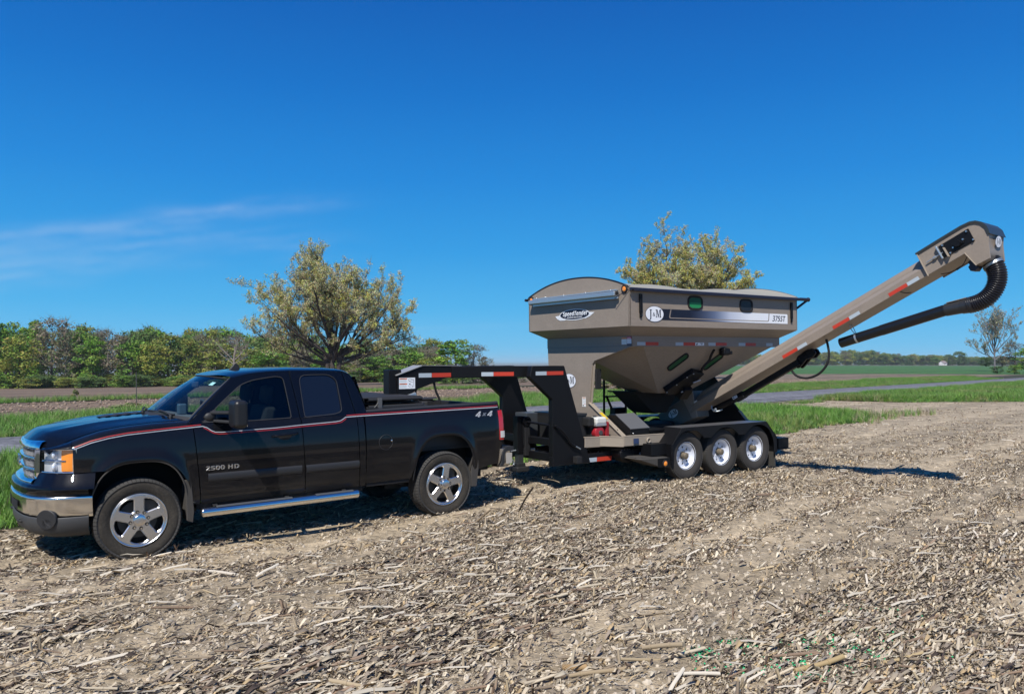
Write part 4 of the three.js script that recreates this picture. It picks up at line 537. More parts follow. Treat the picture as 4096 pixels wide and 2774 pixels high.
  // cabin
  const cab = group(TR, 'cabin');
  mesh(cab, 'dashboard', merge(grid(10, 20, (u, v) => { const z = lerp(-.80, .80, v); const x = lerp(2.86, 3.34 - .2 * Math.pow(Math.abs(z) / .8, 2), u); return [x, 1.385 + .03 * Math.sin(Math.min(1, u * 1.6) * Math.PI * .5) + .03 * Math.exp(-Math.pow((z + .38) / .25, 2)) * (1 - u), z]; }), bx(2.84, 3.2, .95, 1.385, -.8, .8, .03)), std(.10, .105, .11, .7));
  mesh(cab, 'steering_wheel', new THREE.TorusGeometry(.185, .017, 10, 36).rotateY(Math.PI / 2).rotateZ(-.42).translate(2.80, 1.42, -.37), std(.05, .05, .055, .5));
  mesh(cab, 'steering_hub', rod([2.79, 1.42, -.37], [2.95, 1.34, -.37], .06, .05, 14), std(.04, .04, .042, .6));
  const seat = (x, z, w) => { const g = group(cab, 'seat'); mesh(g, 'seat_back', new RoundedBoxGeometry(.17, .62, w, 3, .06).rotateZ(.2).translate(x, 1.20, z), cloth); mesh(g, 'cushion', new RoundedBoxGeometry(.52, .17, w, 3, .06).translate(x + .32, .92, z), cloth); mesh(g, 'headrest', new RoundedBoxGeometry(.11, .21, .27, 3, .05).rotateZ(.12).translate(x - .09, 1.635, z), cloth); };
  seat(2.22, -.37, .5); seat(2.22, .40, .5); mesh(cab, 'rear_bench', new RoundedBoxGeometry(.16, .7, 1.5, 3, .06).translate(1.33, 1.15, 0), cloth);
  mesh(cab, 'floor', merge(bx(1.16, 3.12, .52, .60, -.9, .9, 0), bx(1.12, 1.15, .55, 1.36, -.9, .9, 0), bx(3.08, 3.11, .55, 1.36, -.88, .88, 0)), blackMat);
  both(s => mesh(cab, 'door_liner', bx(1.25, 3.02, .6, 1.345, s * .86, s * .885, .01), std(.03, .03, .033, .9)));
  mesh(cab, 'mirror', new RoundedBoxGeometry(.03, .07, .24, 2, .014).translate(2.86, 1.76, 0), plastic); mesh(cab, 'console', new RoundedBoxGeometry(.10, .13, .09, 2, .02).translate(3.0, 1.47, .05), std(.05, .08, .11, .4));
  // chassis, wheel wells, engine bay mass
  mesh(TR, 'chassis', merge(bx(-1.0, 4.35, .46, .62, -.52, -.42, .01), bx(-1.0, 4.35, .46, .62, .42, .52, .01), bx(3.12, 4.35, .60, 1.10, -.58, .58, .02), bx(.6, 3.1, .42, .56, -.35, .35, .02), rod([-.02, .41, -.8], [-.02, .41, .8], .05, .05, 12), new THREE.SphereGeometry(.16, 16, 12).translate(0, .41, 0), rod([WB, .41, -.8], [WB, .41, .8], .05, .05, 10), rod([.1, .36, .2], [2.6, .40, .2], .05, .05, 10), bx(.5, 1.7, .40, .58, .36, .78, .03)), blackMat);
  for (const [c, top] of [[WB - .005, 1.10], [0, 1.12]]) both(s => mesh(TR, 'wheel_well', merge(bx(c - .66, c + .66, .36, top, s * .56, s * .58, 0), bx(c - .56, c + .56, top - .02, top, s * .60, s * .95, 0), bx(c - .60, c - .57, .45, top, s * .60, s * .93, 0), bx(c + .57, c + .60, .45, top, s * .60, s * .90, 0)), blackMat));
  // bed
  const bedTop = (x) => 1.418 + .012 * (1 - x), bedB = (x) => Math.max(arch(x, 0, .465, 1.05, .42), x > .4 ? .53 : lerp(.545, .60, sstep(-.5, -.86, x)));
  const xTail = (y) => y > .89 ? -.962 + .034 * sstep(.9, 1.42, y) * 1.0 : lerp(-.862, -.962, (y - .58) / .31);
  side('bed_side', (y) => xTail(y), () => 1.118, bedB, (x) => bedTop(x) - .02, 70, 28);
  both(s => mesh(TR, 'fender_lip', new THREE.TubeGeometry(new THREE.CatmullRomCurve3(Array.from({ length: 41 }, (_, i) => { const x = .464 * Math.sin((i / 40 - .5) * Math.PI), y = Math.max(.5, arch(x, 0, .465, 1.05, .42)); return new THREE.Vector3(x, y, s * (W(x, y) - .008)); })), 70, .008, 5), blackMat));
  both(s => mesh(TR, 'bed_rail', grid(40, 10, (u, v) => { const x = lerp(-.935, 1.118, u), a = v * Math.PI, w = W(x, bedTop(x) - .02); return [x, bedTop(x) - .022 + .028 * Math.sin(a), s * (w - .05 + .05 * Math.cos(a) + (v > .5 ? -.02 * (v - .5) * 2 : 0))]; }, s > 0), plastic));
  const bed = group(TR, 'bed'); mesh(bed, 'bed_floor', bx(-.92, 1.10, .84, .88, -.83, .83, .004), dustyBlack); both(s => mesh(bed, 'bed_wall', bx(-.92, 1.10, .86, 1.40, s * .80, s * .83, .004), plastic)); mesh(bed, 'front_wall', bx(1.06, 1.10, .86, 1.41, -.83, .83, .004), plastic);
  both(s => { for (const x of [-.72, -.33, .06, .45, .84]) mesh(bed, 'wall_rib', bx(x - .05, x + .05, .9, 1.385, s * .765, s * .80, .01), plasticGrey); });
  const gate = mesh(TR, 'tailgate', grid(10, 30, (u, v) => { const y = lerp(.84, 1.405, u), z = lerp(-.80, .80, v); return [-.955 - .012 * Math.sin(u * 3.1) + .02 * u * u, y, z]; }, true), paint); mesh(gate, 'gate_inner', bx(-.945, -.90, .86, 1.405, -.80, .80, .01), plastic);
  both(s => mesh(TR, 'bed_post', grid(10, 6, (u, v) => { const y = lerp(.83, 1.40, u), w = W(-.93, y); return [-.93 - .04 * Math.sin(v * Math.PI / 2) + (y > 1.2 ? .04 * (y - 1.2) : 0), y, s * lerp(w, .80, v)]; }, s > 0), paint));
  both(s => { const t = group(TR, 'tail_light'); const f = (y0, y1, o) => grid(10, 10, (u, v) => { const y = lerp(y0, y1, v), w = W(-.9, y), a = u; return [a < .6 ? lerp(-.862, -.965 + (y > 1.2 ? .05 * (y - 1.2) : 0), a / .6) - o * (a / .6) : -.972 - o * 0 + (y > 1.2 ? .05 * (y - 1.2) : 0), y, s * (a < .6 ? w - .012 * Math.pow(a / .6, 2) + o : lerp(w - .012, w - .11, (a - .6) / .4) + o * (1 - a))]; }, s < 0); mesh(t, 'red_lens', f(.925, 1.325, .008), redLens); mesh(t, 'reverse_lens', grid(4, 4, (u, v) => { const y = lerp(.955, 1.045, v), w = W(-.9, y); return [lerp(-.895, -.972, u), y, s * (w + .012 - .012 * u * u)]; }, s < 0), whiteLens); });
  // rear bumper
  const RB = [[-.885, .982], [-.97, .985], [-1.055, .978], [-1.098, .945], [-1.115, .86], [-1.12, .6], [-1.12, 0]];
  const rbp = (u) => { const f = u * (RB.length - 1), i = Math.min(RB.length - 2, Math.floor(f)), t = f - i; return [lerp(RB[i][0], RB[i + 1][0], t), lerp(RB[i][1], RB[i + 1][1], t)]; };
  both(s => { const rb = mesh(TR, 'rear_bumper', merge(grid(36, 8, (u, v) => { const [x, z] = rbp(u), y = lerp(.565, .80, v); const k = -.02 * Math.pow(1 - v, 2); return [x - k * .5 + (1 - v) * (u < .2 ? .02 : 0), y, s * (z + k)]; }, s < 0), grid(36, 2, (u, v) => { const [x, z] = rbp(u); return [lerp(x, -.86, v * .9), .80 + .014 * Math.min(1, v * 2), s * lerp(z, z * .9, v)]; }, s > 0)), chromeDirty); mesh(rb, 'step_pad', bx(-1.10, -.86, .805, .826, s * .3, s * .95, .008), plastic); mesh(rb, 'corner_plate', bx(-1.085, -.985, .59, .735, s * .984, s * .992, .003), std(.42, .385, .33, .6)); mesh(rb, 'side_cap', prism(roundShape([[-.87, .555], [-.905, .62], [-.915, .72], [-.945, .80], [-1.0, .828], [-1.112, .828], [-1.112, .765], [-1.0, .762], [-.968, .735], [-.958, .60], [-.93, .56]], .018), s > 0 ? .984 : -.994, s > 0 ? .994 : -.984, .003), plastic); });
  mesh(TR, 'hitch_receiver', merge(bx(-1.15, -.8, .47, .55, -.04, .04, .006), bx(-.95, -.88, .49, .55, -.5, .5, .006), bx(-1.17, -1.0, .52, .555, -.78, -.62, .004)), steelDark);
  // folded bed cover
  const cov = group(TR, 'folded_bed_cover'); const loop = (y, x0, x1) => new THREE.TubeGeometry(new THREE.CatmullRomCurve3([[x0, y, -.76], [x1, y, -.76], [x1 - .03, y, -.73], [x1 - .03, y, .73], [x1, y, .76], [x0, y, .76]].map(v3), false, 'catmullrom', .05), 60, .022, 8);
  mesh(cov, 'cover_frame', merge(loop(1.44, .98, .20), loop(1.53, .98, .22), bx(.15, 1.05, 1.425, 1.435, -.80, -.70, .003), bx(.15, 1.05, 1.425, 1.435, .70, .80, .003)), plastic);
  mesh(cov, 'cover_fabric', merge(bx(.22, 1.04, 1.545, 1.56, -.76, .76, .006), bx(.24, 1.04, 1.475, 1.487, -.72, .72, .005), bx(.24, 1.04, 1.43, 1.44, -.72, .72, .004), bx(1.02, 1.06, 1.43, 1.56, -.75, .75, .01)), std(.016, .016, .018, .75));
  mesh(cov, 'clamp', merge(bx(.80, .86, 1.40, 1.55, -.80, -.76, .006), rod([.92, 1.42, -.79], [.86, 1.49, -.80], .006, .006, 6), bx(.80, .86, 1.40, 1.55, .76, .80, .006)), std(.12, .12, .12, .5, .3));
  // pinstripes
  const ribbon = (pts, w, o) => { const P = []; for (let i = 0; i + 1 < pts.length; i++) { const n = Math.max(2, Math.ceil(Math.abs(pts[i + 1][0] - pts[i][0]) / .05)); for (let k = 0; k < n; k++) P.push([lerp(pts[i][0], pts[i + 1][0], k / n), lerp(pts[i][1], pts[i + 1][1], k / n)]); } P.push(pts[pts.length - 1]); return [-1, 1].map(s => grid(P.length - 1, 1, (u, v) => { const i = Math.round(u * (P.length - 1)), [x, y] = P[i]; const q = P[Math.min(P.length - 1, i + 1)], m = P[Math.max(0, i - 1)], dx = q[0] - m[0], dy = q[1] - m[1], l = Math.hypot(dx, dy) || 1; const yy = y + (v - .5) * w * Math.abs(dx) / l, xx = x - (v - .5) * w * dy / l * Math.sign(dx || 1); const ya = ySh(xx) - .085; let zz = W(xx, Math.min(yy, xx > 3.12 ? ya : 9)); if (xx > 3.12 && yy > ya) { const a = Math.asin(Math.min(1, (yy - ya) / .085)), zi = Math.min(.79, zz - .06); zz = zi + (zz - zi) * Math.cos(a); } return [xx, yy + .0, s * (zz + o)]; }, s > 0)); };
  const wl = [[4.25, 1.176], [4.1, 1.232], [3.95, 1.266], [3.774, 1.290], [3.4, 1.314], [3.13, 1.329], [3.03, 1.334], [2.985, 1.318], [2.94, 1.283], [2.90, 1.265], [2.82, 1.260], [2.233, 1.272], [1.925, 1.287], [1.5, 1.302], [1.44, 1.310], [1.40, 1.330], [1.369, 1.348], [1.3, 1.350], [1.14, 1.353], [1.11, 1.353], [-.90, 1.372]], wl2 = wl;
  mesh(TR, 'white_pinstripe', merge(ribbon(wl2, 0.008, .004)), pinWhite);
  mesh(TR, 'red_pinstripe', merge(ribbon([[4.25, 1.194], [4.1, 1.251], [3.95, 1.285], [3.774, 1.309], [3.4, 1.333], [3.13, 1.348], [3.045, 1.352]], 0.008, .004), ribbon([[3.02, 1.318], [2.97, 1.288], [2.92, 1.256], [2.86, 1.242], [2.80, 1.241], [2.233, 1.253], [1.925, 1.268], [1.5, 1.283], [1.43, 1.292], [1.385, 1.318], [1.365, 1.33]], 0.008, .004), ribbon([[1.355, 1.368], [1.14, 1.372], [-.90, 1.391]], 0.008, .004)), pinRed);
  // mouldings, handles, badges, fuel door, mirrors
  both(s => {
    const zAt = (x, y) => s * W(x, y);
    mesh(TR, 'door_moulding', grid(40, 6, (u, v) => { const x = lerp(1.935, 2.985, u), y = lerp(.732, .825, v); return [x, y, s * (W(x, y) + .012 * Math.pow(Math.sin(Math.PI * v), .4))]; }, s > 0), plastic); mesh(TR, 'door_moulding', grid(24, 6, (u, v) => { const x = lerp(1.215, 1.885, u), y = lerp(.728, .822, v); return [x, y, s * (W(x, y) + .012 * Math.pow(Math.sin(Math.PI * v), .4))]; }, s > 0), plastic);
    const hd = mesh(TR, 'door_handle', hose([[2.275, 1.178, s * (W(2.2, 1.18) + .004)], [2.24, 1.183, s * (W(2.2, 1.18) + .034)], [2.13, 1.19, s * (W(2.1, 1.19) + .042)], [2.03, 1.195, s * (W(2.0, 1.19) + .034)], [1.985, 1.197, s * (W(2.0, 1.19) + .004)]], .015, 24, 8), paint); mesh(hd, 'handle_cup', new THREE.SphereGeometry(.07, 18, 8).scale(1.1, .55, .12).translate(2.13, 1.165, zAt(2.1, 1.165)), blackMat);
    const bt = textGeo('2500 HD', .046, .006, font, true).scale(1.45, 1, 1); if (s < 0) bt.rotateY(Math.PI); mesh(TR, 'model_badge', bt.translate(2.832, .883, s * (W(2.83, .883) + .002)), badge);
    const bf = textGeo('4', .075, .005, font, true).applyMatrix4(new THREE.Matrix4().set(1.35, .35, 0, 0, 0, 1, 0, 0, 0, 0, 1, 0, 0, 0, 0, 1)), bxx = textGeo('x', .05, .005, font, true).applyMatrix4(new THREE.Matrix4().set(1.5, .35, 0, 0, 0, 1, 0, 0, 0, 0, 1, 0, 0, 0, 0, 1)); const four = merge(bf.clone().translate(-.095, 0, 0), bf.clone().translate(.095, 0, 0)); if (s < 0) { four.rotateY(Math.PI); bxx.rotateY(Math.PI); } mesh(TR, 'drive_badge', four.translate(-.638, 1.289, s * (W(-.63, 1.289) + .003)), pinWhite); mesh(TR, 'drive_badge_cross', bxx.translate(-.638, 1.284, s * (W(-.63, 1.289) + .003)), std(.16, .18, .22, .5));
    const fuel = mesh(TR, 'fuel_door', new THREE.TorusGeometry(.092, .0035, 6, 48).translate(.857, 1.015, zAt(.857, 1.015)), std(.03, .03, .032, .4)); mesh(fuel, 'finger_notch', new THREE.SphereGeometry(.014, 10, 8).scale(1, 1, .3).translate(.775, 1.03, zAt(.77, 1.03)), chromeDirty);
    const mir = group(TR, 'side_mirror'); mesh(mir, 'shell', new RoundedBoxGeometry(.15, .30, .26, 5, .05).translate(2.735, 1.466, s * 1.235), std(.011, .011, .012, .42)); mesh(mir, 'mirror_glass', merge(bx(2.664, 2.669, 1.40, 1.59, s * 1.14, s * 1.33, .002), bx(2.664, 2.669, 1.335, 1.39, s * 1.14, s * 1.33, .002)), chrome); mesh(mir, 'arm', merge(bar([2.93, 1.475, s * .925], [2.76, 1.478, s * 1.16], .05, .035, .01), bar([2.90, 1.385, s * .935], [2.74, 1.372, s * 1.16], .05, .03, .01)), plastic); mesh(mir, 'mount', new THREE.SphereGeometry(.048, 16, 12).scale(1.2, 1, .6).translate(2.95, 1.43, s * .93), plastic);
    // step tube
    const st = mesh(TR, 'side_step', merge(rod([3.055, .425, s * 1.055], [1.275, .435, s * 1.055], .05, .05, 20), new THREE.SphereGeometry(.05, 16, 10).scale(.5, 1, 1).translate(3.055, .425, s * 1.055), new THREE.SphereGeometry(.05, 16, 10).scale(.5, 1, 1).translate(1.275, .435, s * 1.055)), chromeDirty); for (const [a, b] of [[2.08, 2.92], [1.33, 1.80]]) mesh(st, 'step_pad', grid(20, 6, (u, v) => { const x = lerp(a, b, u), t = lerp(-.75, .75, v); return [x, .43 + (1 - (x - 1.3) / 1.8) * .004 + .054 * Math.cos(t), s * (1.055 + .054 * Math.sin(t))]; }, s < 0), std(.05, .055, .065, .8)); mesh(st, 'bracket', merge(...[2.9, 2.1, 1.4].map(x => bar([x, .44, s * 1.03], [x, .54, s * .8], .05, .02))), blackMat);
    mesh(TR, 'mud_flap', merge(prism(roundShape([[3.222, .78], [3.158, .77], [3.128, .45], [3.14, .32], [3.20, .345], [3.205, .46]], .01), s > 0 ? .965 : -1.005, s > 0 ? 1.005 : -.965, .006), bx(3.17, 3.19, .34, .72, s * .74, s * .98, .004)), dustyBlack); mesh(TR, 'mud_flap', merge(prism(roundShape([[-.455, .75], [-.525, .745], [-.525, .55], [-.492, .33], [-.41, .335], [-.405, .5], [-.42, .66]], .01), s > 0 ? .955 : -.995, s > 0 ? .995 : -.955, .006), bx(-.50, -.48, .34, .7, s * .73, s * .96, .004)), dustyBlack);
    mesh(TR, 'rocker_panel', bx(1.14, 3.06, .44, .51, s * .86, s * .93, .01), blackMat); mesh(TR, 'under_bed_panel', bx(.5, 1.1, .48, .54, s * .84, s * .95, .01), blackMat);
  });
  // wheels
  const tyreGeo = (() => { const R = .413, prof = [[.262, .105], [.30, .128], [.345, .137], [.375, .133], [.397, .118], [.408, .10], [R, .07], [R, 0]]; const P = [...prof.map(([r, z]) => new THREE.Vector2(r, -z)), ...prof.slice(0, -1).reverse().map(([r, z]) => new THREE.Vector2(r, z))]; return new THREE.LatheGeometry(P, 84).rotateX(Math.PI / 2); })();
  const treadGeo = (() => { const l = []; for (let i = 0; i < 66; i++) for (const [z, w, o] of [[-.112, .05, 0], [-.055, .042, .5], [0, .042, 0], [.055, .042, .5], [.112, .05, .25]]) { const a = (i + o) / 66 * 6.2832, e = Math.abs(z) > .1; const g = new THREE.BoxGeometry(.033, e ? .02 : .012, w); g.rotateX(e ? Math.sign(z) * .5 : 0); g.translate(0, e ? .4 : .412, z); g.rotateZ(a); l.push(g); } return merge(l); })();
  const rimFace = (() => { const sh = new THREE.Shape().absarc(0, 0, .262, 0, Math.PI * 2); for (let k = 0; k < 5; k++) { const a = (54 + 72 * k) * Math.PI / 180, pt = (r, t) => [Math.cos(a + t) * r, Math.sin(a + t) * r]; const pts = [pt(.106, -.12), pt(.106, .12), pt(.222, .40), pt(.236, .2), pt(.239, 0), pt(.236, -.2), pt(.222, -.40)]; sh.holes.push(roundShape(pts, [.012, .012, .018, .02, .02, .02, .018], THREE.Path)); } return prism(sh, -.03, .012, .010, 40); })();
  function wheel(x, s, turn, name = 'wheel') {
    const g = group(TR, name); g.position.set(x, .41, s * .858); g.rotation.set(0, s > 0 ? 0 : Math.PI, 0); // local +z = outward
    mesh(g, 'tyre', tyreGeo, rubberDust); mesh(g, 'tread', treadGeo, rubber).userData.kind = 'stuff';
    const rim = mesh(g, 'rim', merge(rimFace.clone().rotateZ(turn).translate(0, 0, .108), new THREE.LatheGeometry([[.250, -.10], [.243, .06], [.246, .105], [.262, .122], [.272, .126], [.274, .118], [.27, .10]].map(p => new THREE.Vector2(...p)), 64).rotateX(Math.PI / 2)), polished);
    mesh(g, 'brake', merge(new THREE.CylinderGeometry(.19, .19, .03, 40).rotateX(Math.PI / 2).translate(0, 0, .02), bx(-.02, .2, .06, .2, .0, .06, .02)), std(.06, .058, .055, .6, .5)); mesh(g, 'drum_back', new THREE.CircleGeometry(.255, 40).translate(0, 0, -.06), blackMat);
    mesh(g, 'hub_cap', merge(new THREE.CylinderGeometry(.058, .064, .035, 32).rotateX(Math.PI / 2).translate(0, 0, .13), new THREE.SphereGeometry(.058, 24, 8, 0, 6.29, 0, Math.PI / 2).rotateX(Math.PI / 2).scale(1, 1, .18).translate(0, 0, .147)), polished); mesh(g, 'hub_letters', textGeo('GMC', .026, .003).rotateZ(s < 0 ? .6 + turn * 0 : .2).translate(0, 0, .157), badge);
    for (let k = 0; k < 8; k++) { const a = k / 8 * 6.2832 + turn + .2, c = [Math.cos(a) * .086, Math.sin(a) * .086]; const nut = mesh(g, 'lug_nut', new THREE.CylinderGeometry(.011, .012, .022, 6).rotateX(Math.PI / 2).translate(c[0], c[1], .124), chromeDirty); mesh(nut, 'lug_recess', new THREE.RingGeometry(.010, .018, 18).translate(c[0], c[1], .1215), blackMat); }
    mesh(g, 'valve', rod([.0, -.235, .10], [.01, -.225, .135], .004, .004, 6), blackMat); return g;
  }
  wheel(WB, -1, 0); wheel(WB, 1, .3); wheel(0, -1, -.17); wheel(0, 1, .5);
}
// ---------------------------------------------------------------- gooseneck seed tender trailer
{
  const TL = group(scene, 'seed_tender_trailer'); frame(TL, [2.1149, .1367, -13.5426], .61062, -.0089);
  tag(TL, 'tan gooseneck seed tender trailer with hopper, three axles and raised side conveyor', 'farm trailer');
  const tanTex = dataTex(256, (() => { const a = tile(256, 6, 5), b = tile(256, 64, 2); return (i, j) => { const m = .90 + .05 * (a(i, j) - .5) + .07 * (b(i, j) - .5); const v = 255 * Math.min(1, m); return [v, v * .995, v * .985]; }; })(), true);
  const tan = phys(.35, .295, .245, .42, 0, { map: tanTex, side: THREE.DoubleSide, specularIntensity: .5 }); const tanDusty = phys(.39, .33, .262, .7, 0, { map: tanTex, side: THREE.DoubleSide });
  const blk = phys(.006, .006, .007, .45, 0, { specularIntensity: .45, side: THREE.DoubleSide }), blkRough = std(.009, .009, .010, .8, 0, { side: THREE.DoubleSide }), galv = std(.50, .55, .58, .38, .75), vinyl = std(.30, .285, .235, .7, 0, { side: THREE.DoubleSide }), edgeDark = std(.012, .014, .03, .5), boltM = std(.6, .6, .6, .3, .9), greenPane = phys(.010, .085, .032, .35, 0, { specularIntensity: .5 }), darkPane = phys(.018, .022, .03, .35, 0, { specularIntensity: .5 });
  const reflRed = std(.52, .045, .02, .45), reflWhite = std(.42, .48, .52, .45), white = std(.72, .73, .74, .55);
  const both = (f) => [-1, 1].forEach(f);
  const quadZ = (x0, x1, y0, y1, z) => { const g = new THREE.PlaneGeometry(Math.abs(x1 - x0), Math.abs(y1 - y0)); if (z < 0) g.rotateY(Math.PI); return g.translate((x0 + x1) / 2, (y0 + y1) / 2, z); }; // faces outwards
  const quadX = (z0, z1, y0, y1, x) => new THREE.PlaneGeometry(Math.abs(z1 - z0), Math.abs(y1 - y0)).rotateY(Math.PI / 2).translate(x, (y0 + y1) / 2, (z0 + z1) / 2); // faces +x
  const decalMat = (t) => { const m = std(1, 1, 1, .5); m.map = t; m.alphaTest = .5; return m; };
  const jm = canvasTex(512, 320, (c, w, h) => { c.clearRect(0, 0, w, h); c.fillStyle = '#1c2340'; c.beginPath(); c.ellipse(w / 2, h / 2, w / 2 - 2, h / 2 - 2, 0, 0, 7); c.fill(); c.fillStyle = '#e6e9ee'; c.beginPath(); c.ellipse(w / 2, h / 2, w / 2 - 12, h / 2 - 10, 0, 0, 7); c.fill(); c.fillStyle = '#10162e'; c.textAlign = 'center'; c.save(); c.translate(150, 228); c.scale(1, 1.15); c.font = 'bold 190px serif'; c.fillText('J', 0, 0); c.restore(); c.font = 'bold 100px serif'; c.fillText('&', 238, 205); c.save(); c.translate(362, 228); c.scale(.92, 1.15); c.font = 'bold 190px serif'; c.fillText('M', 0, 0); c.restore(); c.fillStyle = '#e6e9ee'; c.fillRect(118, 40, 8, 2); });
  const jmMat = decalMat(jm);
  // ---- running frame
  const fr = group(TL, 'trailer_frame');
  both(s => { mesh(fr, 'frame_rail', bx(.95, 2.34, .36, .495, s * .62, s * .70, .008), blk); mesh(fr, 'frame_rail', bx(-2.62, 1.05, .37, .515, s * .78, s * .88, .008), blk); mesh(fr, 'rail_bracket', prism(roundShape([[1.16, .52], [.90, .535], [.86, .34], [.98, .31], [1.13, .38], [1.17, .44]], .05), s > 0 ? .66 : -.90, s > 0 ? .90 : -.66, .008), blk); });
  for (const x of [1.9, .6, -.45, -1.3, -2.2]) mesh(fr, 'cross_member', bx(x - .05, x + .05, .38, .48, -.8, .8, .006), blkRough);
  mesh(fr, 'rail_bolts', merge(...[[1.10, .505], [1.04, .507], [.98, .509], [.93, .511]].map(([x, y]) => new THREE.SphereGeometry(.012, 8, 6).translate(x, y + .015, -.86))), boltM).userData.kind = 'stuff';
  mesh(fr, 'rail_emblem', new THREE.CircleGeometry(.024, 20).scale(1.3, 1, 1).rotateY(Math.PI).translate(.72, .45, -.883), std(.3, .33, .4, .4));
  for (const [x, y] of [[.0, .385], [-.85, .385], [-1.7, .385]]) mesh(fr, 'axle', rod([x, y, -1.0], [x, y, 1.0], .045, .045, 12), blkRough);
  // ---- gooseneck
  const gn = group(TL, 'gooseneck');
  mesh(gn, 'coupler_tube', bx(4.50, 4.69, .98, 1.815, -.095, .095, .012), blk);
  const noseOut = [[4.215, 1.862], [3.62, 1.852], [3.62, 1.69], [3.79, 1.69], [4.28, 1.53], [4.41, 1.435], [4.56, 1.435], [4.59, 1.725]];
  mesh(gn, 'nose', merge(prism(noseOut, -.115, -.085, .004), prism(noseOut, .085, .115, .004), bx(3.62, 4.22, 1.70, 1.845, -.085, .085, 0)), blk);
  mesh(gn, 'nose_top_plate', bar([4.60, 1.735, 0], [4.20, 1.866, 0], .27, .014, .003), std(.42, .41, .39, .42, .4)); mesh(gn, 'nose_top_plate', bar([4.21, 1.868, 0], [3.60, 1.858, 0], .25, .012, .003), std(.24, .235, .22, .5, .3));
  both(s => { mesh(gn, 'neck_beam', bar([3.70, 1.768, s * .08], [2.16, 1.762, s * .625], .10, .168, .01), blk); mesh(gn, 'leg', merge(prism(roundShape([[2.70, 1.848], [2.10, 1.845], [1.60, .352], [2.33, .365], [2.33, 1.35], [2.745, 1.685]], .02), s > 0 ? .60 : -.705, s > 0 ? .705 : -.60, .006)), blk); });
  mesh(gn, 'cross_bar', bx(2.24, 2.34, .655, .76, -.62, .62, .008), blk); mesh(gn, 'cross_bar', bx(2.26, 2.33, .42, .54, -.62, .62, .008), blk); mesh(gn, 'cross_bar', bx(2.12, 2.28, 1.70, 1.84, -.62, .62, .01), blk);
  mesh(gn, 'warning_label', quadZ(4.30, 4.555, 1.545, 1.705, -.1195), decalMat(canvasTex(200, 128, (c, w, h) => { c.fillStyle = '#e9ecee'; c.fillRect(0, 0, w, h); c.strokeStyle = '#222'; c.lineWidth = 3; c.strokeRect(1, 1, w - 2, h - 2); c.fillStyle = '#d8641c'; c.fillRect(8, 8, 92, 12); c.fillRect(8, 66, 92, 12); c.fillStyle = '#222'; c.font = 'bold 11px sans-serif'; c.fillText('WARNING', 22, 18); c.fillText('WARNING', 22, 76); c.fillStyle = '#9aa'; for (let i = 0; i < 4; i++) { c.fillRect(8, 26 + i * 9, 84, 3); c.fillRect(8, 84 + i * 9, 84, 3); } c.strokeStyle = '#555'; c.beginPath(); c.ellipse(148, 34, 32, 16, .3, 0, 7); c.moveTo(120, 44); c.lineTo(180, 20); c.ellipse(146, 100, 28, 12, .2, 0, 7); c.stroke(); c.fillStyle = '#333'; c.fillRect(126, 66, 14, 12); })));
  const strips = (parent, list, z) => list.forEach(([x0, x1, y0, y1, red]) => mesh(parent, 'reflector_strip', quadZ(x0, x1, y0, y1, z), red ? reflRed : reflWhite));
  strips(gn, [[4.245, 4.04, 1.70, 1.76, 0], [4.035, 3.72, 1.70, 1.76, 1]], -.1185);
  { const a = new THREE.Vector3(3.70, 1.768, -.08), b = new THREE.Vector3(2.16, 1.762, -.625), d = b.clone().sub(a).normalize(), n = new THREE.Vector3(d.z, 0, -d.x).normalize(); if (n.z > 0) n.negate(); const strip = (t0, t1, m) => { const L = t1 - t0, g = new THREE.PlaneGeometry(L, .058); const c = a.clone().addScaledVector(d, (t0 + t1) / 2).addScaledVector(n, .0535); const xx = d.clone().negate(); g.applyMatrix4(new THREE.Matrix4().makeBasis(xx, new THREE.Vector3(0, 1, 0), new THREE.Vector3().crossVectors(xx, new THREE.Vector3(0, 1, 0)))); mesh(gn, 'reflector_strip', g.translate(c.x, 1.733, c.z), m); }; strip(.44, .62, reflWhite); strip(.622, .93, reflRed); }
  strips(gn, [[2.640, 2.44, 1.71, 1.765, 0], [2.438, 2.125, 1.71, 1.765, 1]], -.7085); strips(fr, [[1.665, 1.475, .365, .43, 0], [1.473, 1.17, .365, .43, 1]], -.7035);
  // jack with crank
  const jk = group(TL, 'landing_jack'); mesh(jk, 'outer_tube', bx(2.385, 2.51, .50, 1.07, -.06, .065, .008), blk); mesh(jk, 'gear_case', merge(rod([2.36, .99, 0], [2.36, .99, -.11], .075, .075, 20), bx(2.29, 2.42, .60, .99, -.085, .05, .02)), blk); mesh(jk, 'inner_leg', bx(2.39, 2.49, .32, .56, -.045, .05, .006), std(.06, .065, .07, .4, .5)); mesh(jk, 'foot', merge(bx(2.33, 2.56, .225, .30, -.12, .12, .02), bx(2.37, 2.52, .29, .35, -.07, .07, .01)), steelDark); mesh(jk, 'hook', new THREE.TorusGeometry(.045, .014, 8, 20, 4.2).rotateZ(-.4).translate(2.60, .36, -.02), galv); mesh(jk, 'pull_pin', merge(rod([2.52, .55, -.02], [2.72, .535, -.02], .012, .012, 8), rod([2.27, .55, -.07], [2.21, .55, -.09], .022, .022, 10)), galv); mesh(jk, 'bracket', bx(2.30, 2.40, .46, .90, -.10, .10, .01), blkRough);
